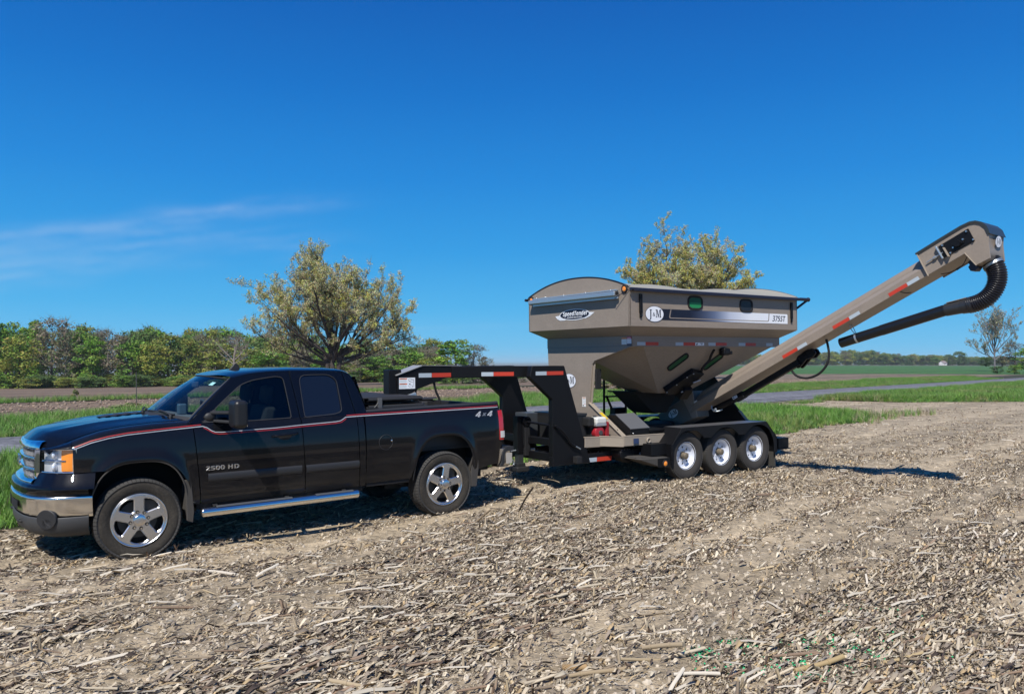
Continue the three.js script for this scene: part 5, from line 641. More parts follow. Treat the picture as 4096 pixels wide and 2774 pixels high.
  const ck = mesh(jk, 'crank', merge(rod([2.36, .985, -.09], [2.30, .955, -.66], .017, .017, 10), rod([2.30, .955, -.62], [2.285, .95, -.76], .026, .026, 10)), blk); mesh(ck, 'crank_handle', hose([[2.285, .95, -.74], [2.22, .90, -.76], [2.10, .79, -.75], [2.03, .69, -.74], [1.93, .63, -.74]], .017, 24, 8), blk); mesh(ck, 'grip', rod([2.01, .675, -.74], [1.83, .585, -.74], .012, .010, 8), galv);
  // wiring and breakaway bits by the coupler
  mesh(gn, 'wiring', merge(hose([[4.25, 1.56, -.05], [4.26, 1.45, -.06], [4.20, 1.33, -.06], [4.12, 1.25, -.05], [4.13, 1.12, -.05]], .014, 24, 7), hose([[3.98, 1.62, -.08], [3.95, 1.50, -.08], [3.90, 1.40, -.08], [3.88, 1.28, -.08], [3.90, 1.1, -.05]], .017, 24, 7)), blkRough);
  mesh(gn, 'coupler_latch', merge(bar([4.31, 1.475, -.15], [4.48, 1.43, -.16], .05, .05, .01), rod([4.50, 1.43, -.15], [4.56, 1.36, -.15], .012, .012, 8), rod([4.36, 1.44, -.14], [4.38, 1.33, -.14], .01, .01, 8)), galv);
  // ---- toolbox, engine, deck
  mesh(TL, 'tool_box', merge(bx(1.50, 1.90, .60, 1.08, -.50, .32, .015), bx(1.495, 1.905, 1.06, 1.10, -.51, .33, .008)), std(.03, .031, .033, .45, .3)); mesh(TL, 'battery_box', bx(2.0, 2.22, .70, 1.10, .10, .42, .012), std(.045, .05, .055, .5));
  const en = group(TL, 'engine'); mesh(en, 'fuel_tank', new RoundedBoxGeometry(.22, .11, .20, 3, .035).translate(1.36, .985, -.60), std(.66, .66, .61, .4)); mesh(en, 'fuel_cap', rod([1.42, 1.03, -.60], [1.42, 1.06, -.60], .026, .028, 14), std(.08, .085, .1, .3, .5)); mesh(en, 'air_cleaner', new RoundedBoxGeometry(.12, .15, .16, 2, .03).translate(1.53, .97, -.58), blkRough); mesh(en, 'fan_housing', merge(rod([1.385, .80, -.67], [1.385, .80, -.52], .10, .105, 28), new THREE.SphereGeometry(.10, 24, 10, 0, 6.3, 0, Math.PI / 2).rotateX(-Math.PI / 2).scale(1, 1, .22).translate(1.385, .80, -.669)), std(.34, .016, .024, .4)); mesh(en, 'recoil_cover', rod([1.38, .80, -.70], [1.38, .80, -.685], .035, .04, 18), std(.06, .06, .06, .5)); mesh(en, 'crankcase', bx(1.30, 1.50, .68, .92, -.60, -.40, .02), steelDark); mesh(en, 'muffler_guard', new RoundedBoxGeometry(.07, .24, .16, 2, .015).translate(1.225, .84, -.60), std(.30, .014, .02, .4)); mesh(en, 'carburettor', bx(1.26, 1.48, .90, .945, -.70, -.52, .01), std(.5, .5, .5, .4, .6));
  const dk = group(TL, 'base_tray'); const plan_ = [[1.72, -.71], [1.42, -.715], [1.14, -.955], [.25, -.985], [-2.30, -.93]];
  for (let i = 0; i + 1 < plan_.length; i++) { const [x0, z0] = plan_[i], [x1, z1] = plan_[i + 1]; mesh(dk, 'tray_wall', merge(bar([x0, .672, z0], [x1, .662 - (i > 2 ? .02 : 0), z1], .02, .152, .004), bar([x0, .748, z0 + .012], [x1, .738 - (i > 2 ? .02 : 0), z1 + .012], .05, .014, .004)), tanDusty); }
  mesh(dk, 'tray_floor', bx(-2.3, 1.70, .585, .60, -.70, .95, .003), tanDusty); mesh(dk, 'tie_ring', new THREE.TorusGeometry(.034, .015, 10, 24).translate(.655, .66, -1.0), tanDusty); mesh(dk, 'serial_plate', bx(.86, .97, .625, .705, -.992, -.985, .002), std(.03, .05, .12, .4));
  mesh(TL, 'control_box', prism([[-.93, .70], [-.93, .835], [-.58, 1.05], [-.42, 1.05], [-.42, .70]], -.97, -.57, .006).applyMatrix4(new THREE.Matrix4().set(0, 0, -1, 0, 0, 1, 0, 0, 1, 0, 0, 0, 0, 0, 0, 1)), blk); mesh(TL, 'control_box_lid', bar([.77, .848, -.935], [.77, 1.062, -.585], .41, .012, .003), std(.16, .165, .175, .35, .3)); mesh(TL, 'vent_box', merge(bx(.20, .56, .72, .795, -.93, -.62, .01), bx(.18, .58, .79, .815, -.95, -.60, .01), ...[0, 1, 2, 3].map(i => bx(.22, .54, .735 + i * .014, .741 + i * .014, -.936, -.93, 0))), blk); mesh(TL, 'cable_latch', new THREE.SphereGeometry(.012, 8, 6).translate(.93, .78, -.94), boltM);
  // ---- hopper
  const hp = group(TL, 'hopper'); const X0 = 1.303, X1 = -2.812, HW = 1.275, YB = 2.43, YT = 3.0;
  const arcY = (z) => 3.01 + .235 * (1 - Math.pow(Math.abs(z) / HW, 2.15));
  const endShape = () => { const s = new THREE.Shape(); s.moveTo(-HW, YB); s.lineTo(HW, YB); for (let i = 0; i <= 30; i++) { const z = HW - 2 * HW * i / 30; s.lineTo(z, arcY(z)); } s.closePath(); return s; };
  const toX = (g, x) => { g.applyMatrix4(new THREE.Matrix4().set(0, 0, 1, x, 0, 1, 0, 0, -1, 0, 0, 0, 0, 0, 0, 1)); return g; }; // (a,y,e) -> x = e + x, z = -a
  mesh(hp, 'front_wall', toX(prism(endShape(), -.03, 0, .003), X0), tan); mesh(hp, 'rear_wall', toX(prism(endShape(), 0, .03, .003), X1), tan);
  both(s => mesh(hp, 'side_wall', bx(X1, X0, YB, YT, s * (HW - .03), s * HW, .004), tan));
  const quad = (a, b, c, d) => grid(8, 4, (u, v) => [0, 1, 2].map(k => lerp(lerp(a[k], b[k], u), lerp(d[k], c[k], u), v)));
  const BF = 1.06, BR = -2.58, BW = 1.062, ys = 2.295, yb = 2.13;
  mesh(hp, 'upper_slope', merge(...[-1, 1].map(s => quad([X0, YB, s * HW], [X1, YB, s * HW], [BR, ys, s * BW], [BF, ys, s * BW])), quad([X0, YB, -HW], [X0, YB, HW], [BF, ys, BW], [BF, ys, -BW]), quad([X1, YB, -HW], [X1, YB, HW], [BR, ys, BW], [BR, ys, -BW])), tan);
  mesh(hp, 'band', merge(...[-1, 1].map(s => bx(BR, BF, yb, ys, s * (BW - .02), s * BW, .003)), bx(BF - .02, BF, yb, ys, -BW, BW, .003), bx(BR, BR + .02, yb, ys, -BW, BW, .003)), tan);
  const A = [.80, yb, -BW + .01], B = [-2.36, yb, -BW + .01], C = [-2.36, yb, BW - .01], D = [1.04, 2.02, BW - .01], E = [1.04, 1.90, -.17], F = [1.04, yb, -BW + .01], a = [-.24, 1.35, -.34], b = [-.92, 1.35, -.34], c = [-.92, 1.35, .34], d = [-.24, 1.35, .34];
  const tri = (p, q, r) => quad(p, q, r, r);
  mesh(hp, 'cone', merge(quad(A, B, b, a), quad(B, C, c, b), quad(C, D, d, c), quad(D, E, a, d), tri(A, a, E), tri(A, E, F)), tan);
  const bulk = mesh(TL, 'bulkhead', toX(prism(shapeOf([[-1.05, 2.14], [-1.03, 1.82], [-.98, .62], [.86, .62], [.86, .735], [.06, 1.225], [.14, 1.85], [.19, 1.905], [1.05, 2.125], [1.05, 2.14]]), -.07, 0, .006), 1.066), tan); // outline is given as (-z, y)
  mesh(bulk, 'edge_plate', merge(bar([1.03, 1.86, -.135], [1.03, 1.225, -.055], .09, .012, .003), bar([1.045, .735, -.86], [1.045, 1.228, -.058], .09, .012, .003)), tanDusty); mesh(bulk, 'yellow_label', bar([1.05, .98, -.47], [1.05, 1.075, -.318], .06, .015, .002), std(.6, .42, .02, .5)); mesh(bulk, 'oval_logo', quadX(.27, .63, 1.455, 1.70, 1.071), jmMat);
  mesh(bulk, 'instruction_label', quadX(.02, .115, 1.155, 1.315, 1.0705), decalMat(canvasTex(60, 128, (c2, w, h) => { c2.fillStyle = '#e8e8e6'; c2.fillRect(0, 0, w, h); c2.fillStyle = '#d07a30'; c2.fillRect(6, 5, 48, 8); c2.fillStyle = '#333'; c2.fillRect(12, 20, 10, 10); c2.fillRect(38, 20, 10, 10); c2.fillStyle = '#b9bcc0'; for (let i = 0; i < 8; i++) c2.fillRect(8, 40 + i * 6, 44, 2); c2.fillStyle = '#c55'; c2.fillRect(30, 92, 22, 5); c2.fillStyle = '#888'; c2.fillRect(8, 100, 20, 20); }))); mesh(bulk, 'slot', bx(1.060, 1.068, .79, .835, -.735, -.715, 0), blackMat);
  mesh(TL, 'bulkhead_cable_box', bx(.92, 1.03, 1.45, 1.78, -.20, -.16, .006), blkRough);
  mesh(TL, 'rear_bulkhead', toX(prism(shapeOf([[-1.0, 2.13], [-1.0, .62], [.93, .62], [.93, .745], [.10, 1.62], [.2, 2.13]]), -.04, .0, .005), -1.90), blk); mesh(TL, 'rear_brace_edge', bar([-1.92, .75, -.935], [-1.92, 1.0, -.69], .07, .012, .003), tanDusty);
  // trim and tarp
  mesh(hp, 'end_trim', merge(...[X0 - .012, X1 + .012].map(x => new THREE.TubeGeometry(new THREE.CatmullRomCurve3(Array.from({ length: 25 }, (_, i) => { const z = HW - 2 * HW * i / 24; return new THREE.Vector3(x, arcY(z) + .006, z); })), 60, .017, 6))), edgeDark);
  const wave = (x, q) => (.020 * Math.sin(x * 3.1 + 1) + .012 * Math.sin(x * 7 + 2)) * (1 - q * q) + .012 * Math.sin(x * 2.1) * Math.abs(q);
  const tp = mesh(TL, 'tarp', grid(60, 40, (u, v) => { const x = lerp(X0 + .01, X1 - .01, u), q = v * 2 - 1, z = q * (HW + .055); const zz = Math.max(-HW, Math.min(HW, z)); const edge = Math.min(1, Math.min(u, 1 - u) * 12); return [x, arcY(zz) + .022 - .055 * sstep(.955, 1, Math.abs(q)) + wave(x, q) * edge - .085 * edge * (1 - Math.pow(Math.abs(q), 4)), z]; }), vinyl);
  both(s => mesh(tp, 'roll_tube', rod([X0 + .03, 2.985, s * (HW + .062)], [X1 - .24, 2.985, s * (HW + .062)], .024, .024, 12), edgeDark)); mesh(tp, 'hem', bx(X1, X0 - .02, 2.955, 2.975, -HW - .085, -HW - .03, .004), edgeDark);
  mesh(TL, 'tarp_arm', merge(rod([X1 - .02, 2.985, -1.33], [X1 - .26, 2.985, -1.33], .03, .03, 10), rod([X1 - .24, 2.98, -1.33], [X1 - .02, 2.83, -1.26], .022, .022, 10), new THREE.SphereGeometry(.04, 12, 8).translate(X1 - .25, 2.985, -1.33)), edgeDark);
  mesh(TL, 'tarp_rope', rod([X0 + .10, 2.86, -1.06], [X0 + .01, 2.985, -1.285], .006, .006, 6), edgeDark);
  const gb = mesh(hp, 'galvanized_housing', merge(bx(X0 + .004, X0 + .115, 2.895, 2.965, -1.065, 1.14, .012), bar([X0 + .02, 2.985, 1.12], [X0 + .02, 2.99, -1.04], .04, .02, .004)), galv); mesh(gb, 'lower_flange', bx(X0 + .03, X0 + .05, 2.855, 2.895, -1.075, 1.085, .003), galv); mesh(gb, 'end_cap', bx(X0 + .03, X0 + .09, 2.91, 2.96, -1.075, -1.064, .004), blackMat); mesh(gb, 'rivets', merge(...[-.9, -.3, .25, .75, 1.0].map(z => new THREE.SphereGeometry(.012, 8, 6).translate(X0 + .03, 3.0, z))), boltM).userData.kind = 'stuff';
  both(s => { const l = group(hp, 'marker_lamp'); mesh(l, 'rubber_ring', new THREE.TorusGeometry(.05, .016, 10, 28).rotateY(Math.PI / 2).translate(X0 + .008, s < 0 ? 2.995 : 2.975, s * 1.18), blackMat); mesh(l, 'amber_lens', new THREE.SphereGeometry(.048, 20, 10).scale(.35, 1, 1).translate(X0 + .008, s < 0 ? 2.995 : 2.975, s * 1.18), amber); });
  mesh(hp, 'maker_decal', quadX(-.49, .52, 2.575, 2.765, X0 + .004), decalMat(canvasTex(1024, 196, (c2, w, h) => { c2.clearRect(0, 0, w, h); c2.fillStyle = '#e9ecf0'; c2.beginPath(); c2.moveTo(6, 112); c2.lineTo(170, 96); c2.lineTo(420, 150); c2.lineTo(250, 188); c2.lineTo(130, 186); c2.lineTo(60, 156); c2.closePath(); c2.fill(); c2.beginPath(); c2.moveTo(1018, 84); c2.lineTo(860, 78); c2.lineTo(620, 130); c2.lineTo(790, 176); c2.lineTo(900, 150); c2.lineTo(960, 118); c2.closePath(); c2.fill(); c2.beginPath(); c2.ellipse(w / 2, 100, 388, 94, 0, 0, 7); c2.fill(); c2.strokeStyle = '#8d939c'; c2.lineWidth = 3; for (let i = 1; i < 5; i++) { c2.beginPath(); c2.moveTo(30 + i * 22, 112 + i * 16); c2.lineTo(240, 118 + i * 14); c2.moveTo(1000 - i * 22, 84 + i * 16); c2.lineTo(780, 104 + i * 14); c2.stroke(); } c2.fillStyle = '#14182b'; c2.beginPath(); c2.ellipse(w / 2, 100, 372, 82, 0, 0, 7); c2.fill(); c2.fillStyle = '#f2f4f6'; c2.textAlign = 'center'; c2.save(); c2.transform(1, 0, -.2, 1, w / 2 + 12, 116); c2.font = 'bold 102px sans-serif'; c2.fillText('SpeedTender', 0, 0); c2.restore(); c2.font = 'bold 31px sans-serif'; c2.fillText('ADVANCED SEED DELIVERY', w / 2 + 6, 156); })));
  mesh(hp, 'safety_label', merge(quadX(-.955, -.84, 2.165, 2.275, BF + .004)), decalMat(canvasTex(96, 96, (c2, w, h) => { c2.fillStyle = '#dfe6ea'; c2.fillRect(0, 0, w, h); c2.fillStyle = '#c98a5a'; c2.fillRect(0, 0, w, 26); c2.fillStyle = '#9bb'; for (let i = 0; i < 4; i++) c2.fillRect(8, 38 + i * 14, 78, 4); }))); mesh(hp, 'safety_label', merge(quadX(-1.06, -.963, 2.145, 2.28, BF + .004)), decalMat(canvasTex(96, 128, (c2, w, h) => { c2.fillStyle = '#dfe3ea'; c2.fillRect(0, 0, w, h); c2.fillStyle = '#c2335a'; c2.fillRect(0, 0, w, 30); c2.fillStyle = '#fff'; c2.font = 'bold 18px sans-serif'; c2.fillText('DANGER', 10, 22); c2.fillStyle = '#445'; c2.fillRect(0, 100, w, 28); c2.strokeStyle = '#667'; c2.strokeRect(20, 42, 50, 44); })));
  // side graphics
  mesh(hp, 'oval_logo', quadZ(.98, .58, 2.50, 2.75, -HW - .0055), jmMat);
  mesh(hp, 'model_decal', quadZ(.70, -2.525, 2.538, 2.708, -HW - .003), decalMat(canvasTex(2048, 128, (c2, w, h) => { c2.clearRect(0, 0, w, h); const sh = (x) => x; const g = c2.createLinearGradient(0, 0, w, 0); g.addColorStop(0, '#0c1020'); g.addColorStop(.22, '#10162a'); g.addColorStop(.40, '#5f6b86'); g.addColorStop(.52, '#b9c0d0'); g.addColorStop(.68, '#e7eaef'); g.addColorStop(1, '#eef0f3'); c2.fillStyle = g; c2.beginPath(); c2.moveTo(0, 0); c2.lineTo(w - 22, 0); c2.quadraticCurveTo(w, 0, w, 20); c2.lineTo(w, h); c2.lineTo(0, h); c2.closePath(); c2.fill(); c2.fillStyle = '#8c8074'; c2.beginPath(); c2.moveTo(170, 6); c2.lineTo(150, 84); c2.quadraticCurveTo(150, 108, 176, 108); c2.lineTo(1690, 108); c2.quadraticCurveTo(1712, 106, 1716, 88); c2.lineTo(1726, 0); c2.lineTo(1712, 0); c2.lineTo(1704, 84); c2.quadraticCurveTo(1700, 96, 1686, 97); c2.lineTo(182, 97); c2.quadraticCurveTo(166, 96, 166, 82); c2.lineTo(184, 6); c2.closePath(); c2.fill(); c2.fillStyle = '#10152b'; c2.textAlign = 'center'; c2.save(); c2.transform(.80, 0, -.17, 1, 1886, 100); c2.font = 'bold 104px sans-serif'; c2.fillText('375ST', 0, 0); c2.restore(); })));
  const pane = (x0, x1, y0, y1, m, name) => { const g = group(hp, name); const cx = (x0 + x1) / 2, cy = (y0 + y1) / 2, w = Math.abs(x1 - x0), h = Math.abs(y1 - y0); const se = (k, S = THREE.Shape) => { const q = new S(); for (let i = 0; i < 40; i++) { const t = i / 40 * Math.PI * 2, c = Math.cos(t), n = Math.sin(t), X = cx + Math.sign(c) * Math.pow(Math.abs(c), .62) * (w / 2 + k), Y = cy + Math.sign(n) * Math.pow(Math.abs(n), .62) * (h / 2 + k); i ? q.lineTo(X, Y) : q.moveTo(X, Y); } q.closePath(); return q; }; const R = (k) => se(k); const o = R(.012); o.holes.push(se(-.018, THREE.Path)); mesh(g, 'rubber_seal', prism(o, -HW - .014, -HW + .004, .005, 8), blackMat); mesh(g, 'pane', new THREE.ShapeGeometry(R(0), 8).rotateY(Math.PI).translate(2 * cx, 0, -HW - .004), m); if (m === greenPane) mesh(g, 'seed_level', new THREE.ShapeGeometry(roundShape([[cx - w / 2 + .03, cy - h / 2 + .02], [cx + w / 2 - .03, cy - h / 2 + .02], [cx + w / 2 - .03, cy + .005], [cx - w / 2 + .03, cy + .005]], .04), 6).rotateY(Math.PI).translate(2 * cx, 0, -HW - .006), phys(.02, .22, .075, .4, 0, { specularIntensity: .5 })); };
  pane(.03, -.30, 2.725, 2.93, greenPane, 'sight_window'); pane(-1.235, -1.555, 2.72, 2.925, darkPane, 'sight_window');
  for (const x of [1.08, -2.63]) mesh(hp, 'tarp_handle_slot', merge(bx(x - .028, x + .028, 2.63, 2.92, -HW - .028, -HW, .008), bx(x - .02, x + .02, 2.56, 2.64, -HW - .02, -HW, .006)), blk);
  strips(hp, [[.95, .77, 2.148, 2.20, 0], [.768, .485, 2.148, 2.20, 1], [.10, -.08, 2.148, 2.20, 0], [-.082, -.36, 2.148, 2.20, 1], [-.68, -.86, 2.148, 2.20, 0], [-.862, -1.14, 2.148, 2.20, 1], [-1.45, -1.63, 2.148, 2.20, 0], [-1.632, -1.91, 2.148, 2.20, 1], [-2.20, -2.38, 2.148, 2.20, 0]], -BW - .004);
  mesh(hp, 'pinch_label', quadZ(-.362, -.575, 2.15, 2.198, -BW - .004), decalMat(canvasTex(128, 32, (c2, w, h) => { c2.fillStyle = '#e8ebee'; c2.fillRect(0, 0, w, h); c2.fillStyle = '#15182a'; c2.fillRect(10, 14, 22, 12); c2.fillRect(26, 6, 10, 10); c2.fillRect(70, 6, 40, 6); c2.fillRect(92, 10, 8, 18); })));
  // parts on the near cone face: face basis
  { const p = (x, y) => [x, y, -BW + .01 + (yb - y) / (yb - 1.35) * (BW - .35)]; const n = new THREE.Vector3(0, -(BW - .35), -(yb - 1.35)).normalize(), up = new THREE.Vector3(0, yb - 1.35, -(BW - .35)).normalize(), xx = new THREE.Vector3(-1, 0, 0); const basis = new THREE.Matrix4().makeBasis(xx, up, new THREE.Vector3().crossVectors(xx, up)); const put = (g, x, y, o = .004) => { const q = p(x, y); g.applyMatrix4(basis); return g.translate(q[0] + n.x * o, q[1] + n.y * o, q[2] + n.z * o); };
    for (const [x, y] of [[-.20, 1.885], [-1.06, 1.885]]) { const g = group(hp, 'cone_window'); const sh = (k) => roundShape([[-.075 - k, -.20 - k], [.075 + k, -.20 - k], [.075 + k, .20 + k], [-.075 - k, .20 + k]], .075 + k); const o = sh(.012); o.holes.push(roundShape([[-.06, -.185], [.06, -.185], [.06, .185], [-.06, .185]], .06, THREE.Path)); const T_ = -.62; mesh(g, 'rubber_seal', put(prism(o, -.004, .014, .004, 8).rotateZ(T_), x, y), blackMat); mesh(g, 'pane', put(new THREE.ShapeGeometry(sh(-.004), 8).rotateZ(T_), x, y, .006), greenPane); }
    const gt = mesh(TL, 'slide_gate', merge(put(prism([[.06, -.30], [.40, -.26], [.62, .18], [.32, .24], [-.05, -.20]].map(([q, w]) => [q, w]), 0, .10, .008), -.30, 1.60, .002), put(bx(-.1, .12, -.12, .12, .02, .16, .02), -.72, 1.42)), blk); mesh(gt, 'gate_bolts', merge(...[[.10, -.22], [.22, -.05], [.35, .12], [.45, .2]].map(([q, w]) => put(new THREE.SphereGeometry(.012, 8, 6).translate(q - .12, w, .1), -.30, 1.60))), boltM).userData.kind = 'stuff';
    for (const [q, w] of [[.50, .02], [.36, -.2]]) mesh(gt, 'actuator_rod', put(rod([q - .07, w, .13], [q + .07, w + .06, .13], .011, .011, 8), -.30, 1.60), boltM);
    mesh(TL, 'gate_hose', merge(hose([p(-.80, 2.11), p(-.82, 2.02), p(-.86, 1.93), p(-.84, 1.86), p(-.83, 1.80), p(-.90, 1.66), p(-.86, 1.56)].map(q => [q[0], q[1] - .03, q[2] - .05]), .022, 40, 8)), blkRough); mesh(TL, 'work_lamp', merge(bx(-1.16, -1.0, 1.985, 2.11, -1.14, -1.0, .03), bx(-1.19, -1.13, 2.0, 2.06, -1.15, -1.03, .01)), blk); }
  // receiving boot under the gate
  mesh(TL, 'receiving_boot', merge(prism([[-.06, 1.372], [-.06, 1.345], [-1.2, 1.30], [-1.2, 1.325]], .05, .75, .004), prism([[-.10, 1.35], [-1.18, 1.305], [-.90, .98], [-.62, .96], [-.50, 1.03]], .10, .68, .008)), blkRough);
  mesh(TL, 'boot_clamps', merge(...[[-1.05, 1.33, .04], [-1.14, 1.31, .04], [-1.1, 1.36, .03]].map(q => new THREE.SphereGeometry(.022, 8, 6).translate(...q))), boltM).userData.kind = 'stuff'; mesh(TL, 'pivot_mass', merge(bx(-.85, .05, .60, .80, -.10, .60, .03), rod([-1.0, .60, .3], [-1.0, .80, .3], .22, .20, 20)), blkRough);
  // ladder on the far side
  const ld = group(TL, 'ladder'); for (const x of [-.32, -.87]) { mesh(ld, 'rail', rod([x - .01, .80, 1.15], [x - .02, 2.2, 1.15], .022, .022, 8), blk); } for (const y of [.86, 1.235, 1.56, 1.88]) mesh(ld, 'rung', rod([-.33, y, 1.15], [-.88, y, 1.15], .016, .016, 8), blk); mesh(ld, 'brace', merge(bar([-.40, 1.25, 1.16], [-.58, .98, 1.2], .04, .03), bar([-.99, 1.25, 1.16], [-1.22, .76, 1.2], .04, .03), bx(-.84, -.56, .80, 1.02, 1.1, 1.25, .01), bar([-.86, 1.30, 1.12], [-.90, 1.60, 1.12], .03, .03)), blk); both(s => 0);
  // ---- fenders
  both(s => {
    const f = group(TL, 'fender'); const za = s * 1.262, zb = s * .90; const pts = [[.39, .335], [.41, .59], [.19, .846], [-1.91, .842], [-2.19, .57], [-2.20, .29], [-2.125, .29]]; for (let i = 0; i <= 90; i++) { const x = lerp(-2.12, .365, i / 90); let y = .33; for (const c of [0, -.85, -1.7]) { const dx = Math.abs(x - c); if (dx < .425) y = Math.max(y, .385 + .412 * Math.sqrt(1 - Math.pow(dx / .425, 2.2))); } if (x > -1.62 && x < -.08) y = Math.max(y, .655); pts.push([x, y]); } const cl = []; for (const p of pts) if (!cl.length || Math.hypot(p[0] - cl[cl.length - 1][0], p[1] - cl[cl.length - 1][1]) > .004) cl.push(p);
    mesh(f, 'skirt', prism(shapeOf(cl), Math.min(za, za - s * .012), Math.max(za, za - s * .012), .002), blk);
    mesh(f, 'top_plate', merge(grid(30, 1, (u, v) => [lerp(.20, -1.92, u), .846 - .004 * u, lerp(za, zb, v)])), std(.13, .13, .135, .4, .4)); mesh(f, 'front_slope', merge(grid(1, 1, (u, v) => [lerp(.20, .43, u), lerp(.846, .60, u), lerp(za, zb, v)]), bx(.40, .425, .35, .60, za, zb, .003)), blk); mesh(f, 'rear_slope', merge(grid(1, 1, (u, v) => [lerp(-1.92, -2.20, u), lerp(.842, .565, u), lerp(za, zb, v)]), bx(-2.205, -2.19, .30, .565, za, zb, .003)), blk);
    mesh(f, 'front_cover', bx(.43, .76, .43, .615, s * .92, s * 1.16, .004), blk); mesh(f, 'mud_flap', bx(-2.215, -2.195, .03, .34, s * .98, s * 1.22, .004), std(.05, .047, .04, .9));
    const am = group(TL, 'side_marker'); mesh(am, 'arm', merge(prism([[.46, .40], [1.05, .425], [1.10, .415], [.68, .27], [.50, .265]], s > 0 ? .90 : -1.255, s > 0 ? 1.255 : -.90, .01), bar([.47, .405, s * 1.08], [1.05, .43, s * 1.0], .30, .014, .004)), dustyBlack); mesh(am, 'arm_cap', bx(.46, .72, .268, .402, s * 1.25, s * 1.268, .004), blk); mesh(am, 'amber_lens', new THREE.SphereGeometry(.042, 20, 10).scale(1, 1, .35).translate(.575, .318, s * 1.275), amber); mesh(am, 'rubber_ring', new THREE.TorusGeometry(.045, .014, 10, 26).translate(.575, .318, s * 1.27), blackMat);
  });
  mesh(TL, 'rear_bumper', merge(bx(-2.86, -2.56, .30, .49, -1.03, 1.03, .008), bx(-2.9, -2.5, .285, .30, -1.05, 1.05, .003)), blk);
  // ---- wheels
  const ty = (() => { const R = .385, prof = [[.205, .075], [.24, .100], [.29, .112], [.335, .110], [.362, .098], [.376, .082], [R, .06], [R + .001, 0]]; const P = [...prof.map(([r, z]) => new THREE.Vector2(r, -z)), ...prof.slice(0, -1).reverse().map(([r, z]) => new THREE.Vector2(r, z))]; return new THREE.LatheGeometry(P, 72).rotateX(Math.PI / 2); })();
  const grooves = (() => { const l = []; for (let i = 0; i < 60; i++) for (const [z, o] of [[-.085, 0], [.085, .5]]) { const a = (i + o) / 60 * 6.2832; const g = new THREE.BoxGeometry(.028, .018, .034); g.rotateX(Math.sign(z) * .55).translate(0, .373, z).rotateZ(a); l.push(g); } for (const z of [-.045, 0, .045]) l.push(new THREE.CylinderGeometry(.389, .389, .028, 72, 1, true).rotateX(Math.PI / 2).translate(0, 0, z)); return merge(l); })();
  const dishGeo = (() => { const sh = new THREE.Shape().absarc(0, 0, .168, 0, Math.PI * 2); for (let k = 0; k < 8; k++) { const a = k / 8 * 6.2832, P = (r, t) => [Math.cos(a + t) * r, Math.sin(a + t) * r]; sh.holes.push(roundShape([P(.112, -.06), P(.112, .06), P(.145, .17), P(.147, 0), P(.145, -.17)], .006, THREE.Path)); } sh.holes.push(new THREE.Path().absarc(0, 0, .048, 0, Math.PI * 2, true)); return prism(sh, -.012, .004, .002, 32); })();
  const rimM = phys(.78, .81, .88, .3, .15, { clearcoat: .6 });
  const tyreM = std(.040, .036, .032, .93);
  const w0 = (x, s) => {
    const g = group(TL, 'wheel'); g.position.set(x, .385, s * 1.09); g.rotation.set(0, s > 0 ? 0 : Math.PI, x * 3); mesh(g, 'tyre', ty, tyreM); mesh(g, 'tread', grooves, rubber).userData.kind = 'stuff';
    mesh(g, 'rim', merge(new THREE.LatheGeometry([[.215, .085], [.222, .088], [.226, .082], [.218, .074], [.205, .066], [.197, .045], [.192, .02], [.172, .002], [.16, .0], [.172, -.06]].map(p => new THREE.Vector2(...p)), 56).rotateX(Math.PI / 2), dishGeo.clone().translate(0, 0, .004)), rimM); mesh(g, 'inner_dark', new THREE.CircleGeometry(.18, 32).translate(0, 0, -.03), blackMat);
    mesh(g, 'hub', merge(new THREE.CylinderGeometry(.05, .052, .09, 24).rotateX(Math.PI / 2).translate(0, 0, .045), new THREE.SphereGeometry(.05, 20, 8, 0, 6.3, 0, Math.PI / 2).rotateX(Math.PI / 2).scale(1, 1, .35).translate(0, 0, .088)), std(.20, .165, .115, .6, .3)); mesh(g, 'hub_ring', new THREE.CylinderGeometry(.062, .066, .02, 24).rotateX(Math.PI / 2).translate(0, 0, .014), std(.05, .05, .05, .6)); for (let k = 0; k < 6; k++) { const a = k / 6 * 6.2832 + .2; mesh(g, 'lug_nut', new THREE.CylinderGeometry(.01, .011, .025, 6).rotateX(Math.PI / 2).translate(Math.cos(a) * .082, Math.sin(a) * .082, .018), chromeDirty); }
  };
  for (const x of [0, -.85, -1.7]) both(s => w0(x, s));
  // ---- conveyor, swung out to the near side and raised
  const CV = group(TL, 'conveyor'); { const a0 = new THREE.Vector3(3.2007, 1.1035, -14.1), b0 = new THREE.Vector3(5.798, 3.222, -10.95), x = b0.clone().sub(a0).normalize(), z = new THREE.Vector3().crossVectors(x, new THREE.Vector3(0, 1, 0)).normalize(), y = new THREE.Vector3().crossVectors(z, x); const M = new THREE.Matrix4().makeBasis(x, y, z).setPosition(a0); TL.updateMatrixWorld(true); M.premultiply(TL.matrixWorld.clone().invert()); M.decompose(CV.position, CV.quaternion, CV.scale); }
  // (a, y, e) -> (e, y, -a) with a = -z: profile in (z, y) pulled along x
  const quadP = (x0, x1, y0, y1, z) => new THREE.PlaneGeometry(Math.abs(x1 - x0), Math.abs(y1 - y0)).translate((x0 + x1) / 2, (y0 + y1) / 2, z);
  const pull = (zy, x0, x1, bv = .003) => { const g = prism(shapeOf(zy.map(([z, y]) => [-z, y])), x0, x1, bv); g.applyMatrix4(new THREE.Matrix4().set(0, 0, 1, 0, 0, 1, 0, 0, -1, 0, 0, 0, 0, 0, 0, 1)); return g; };
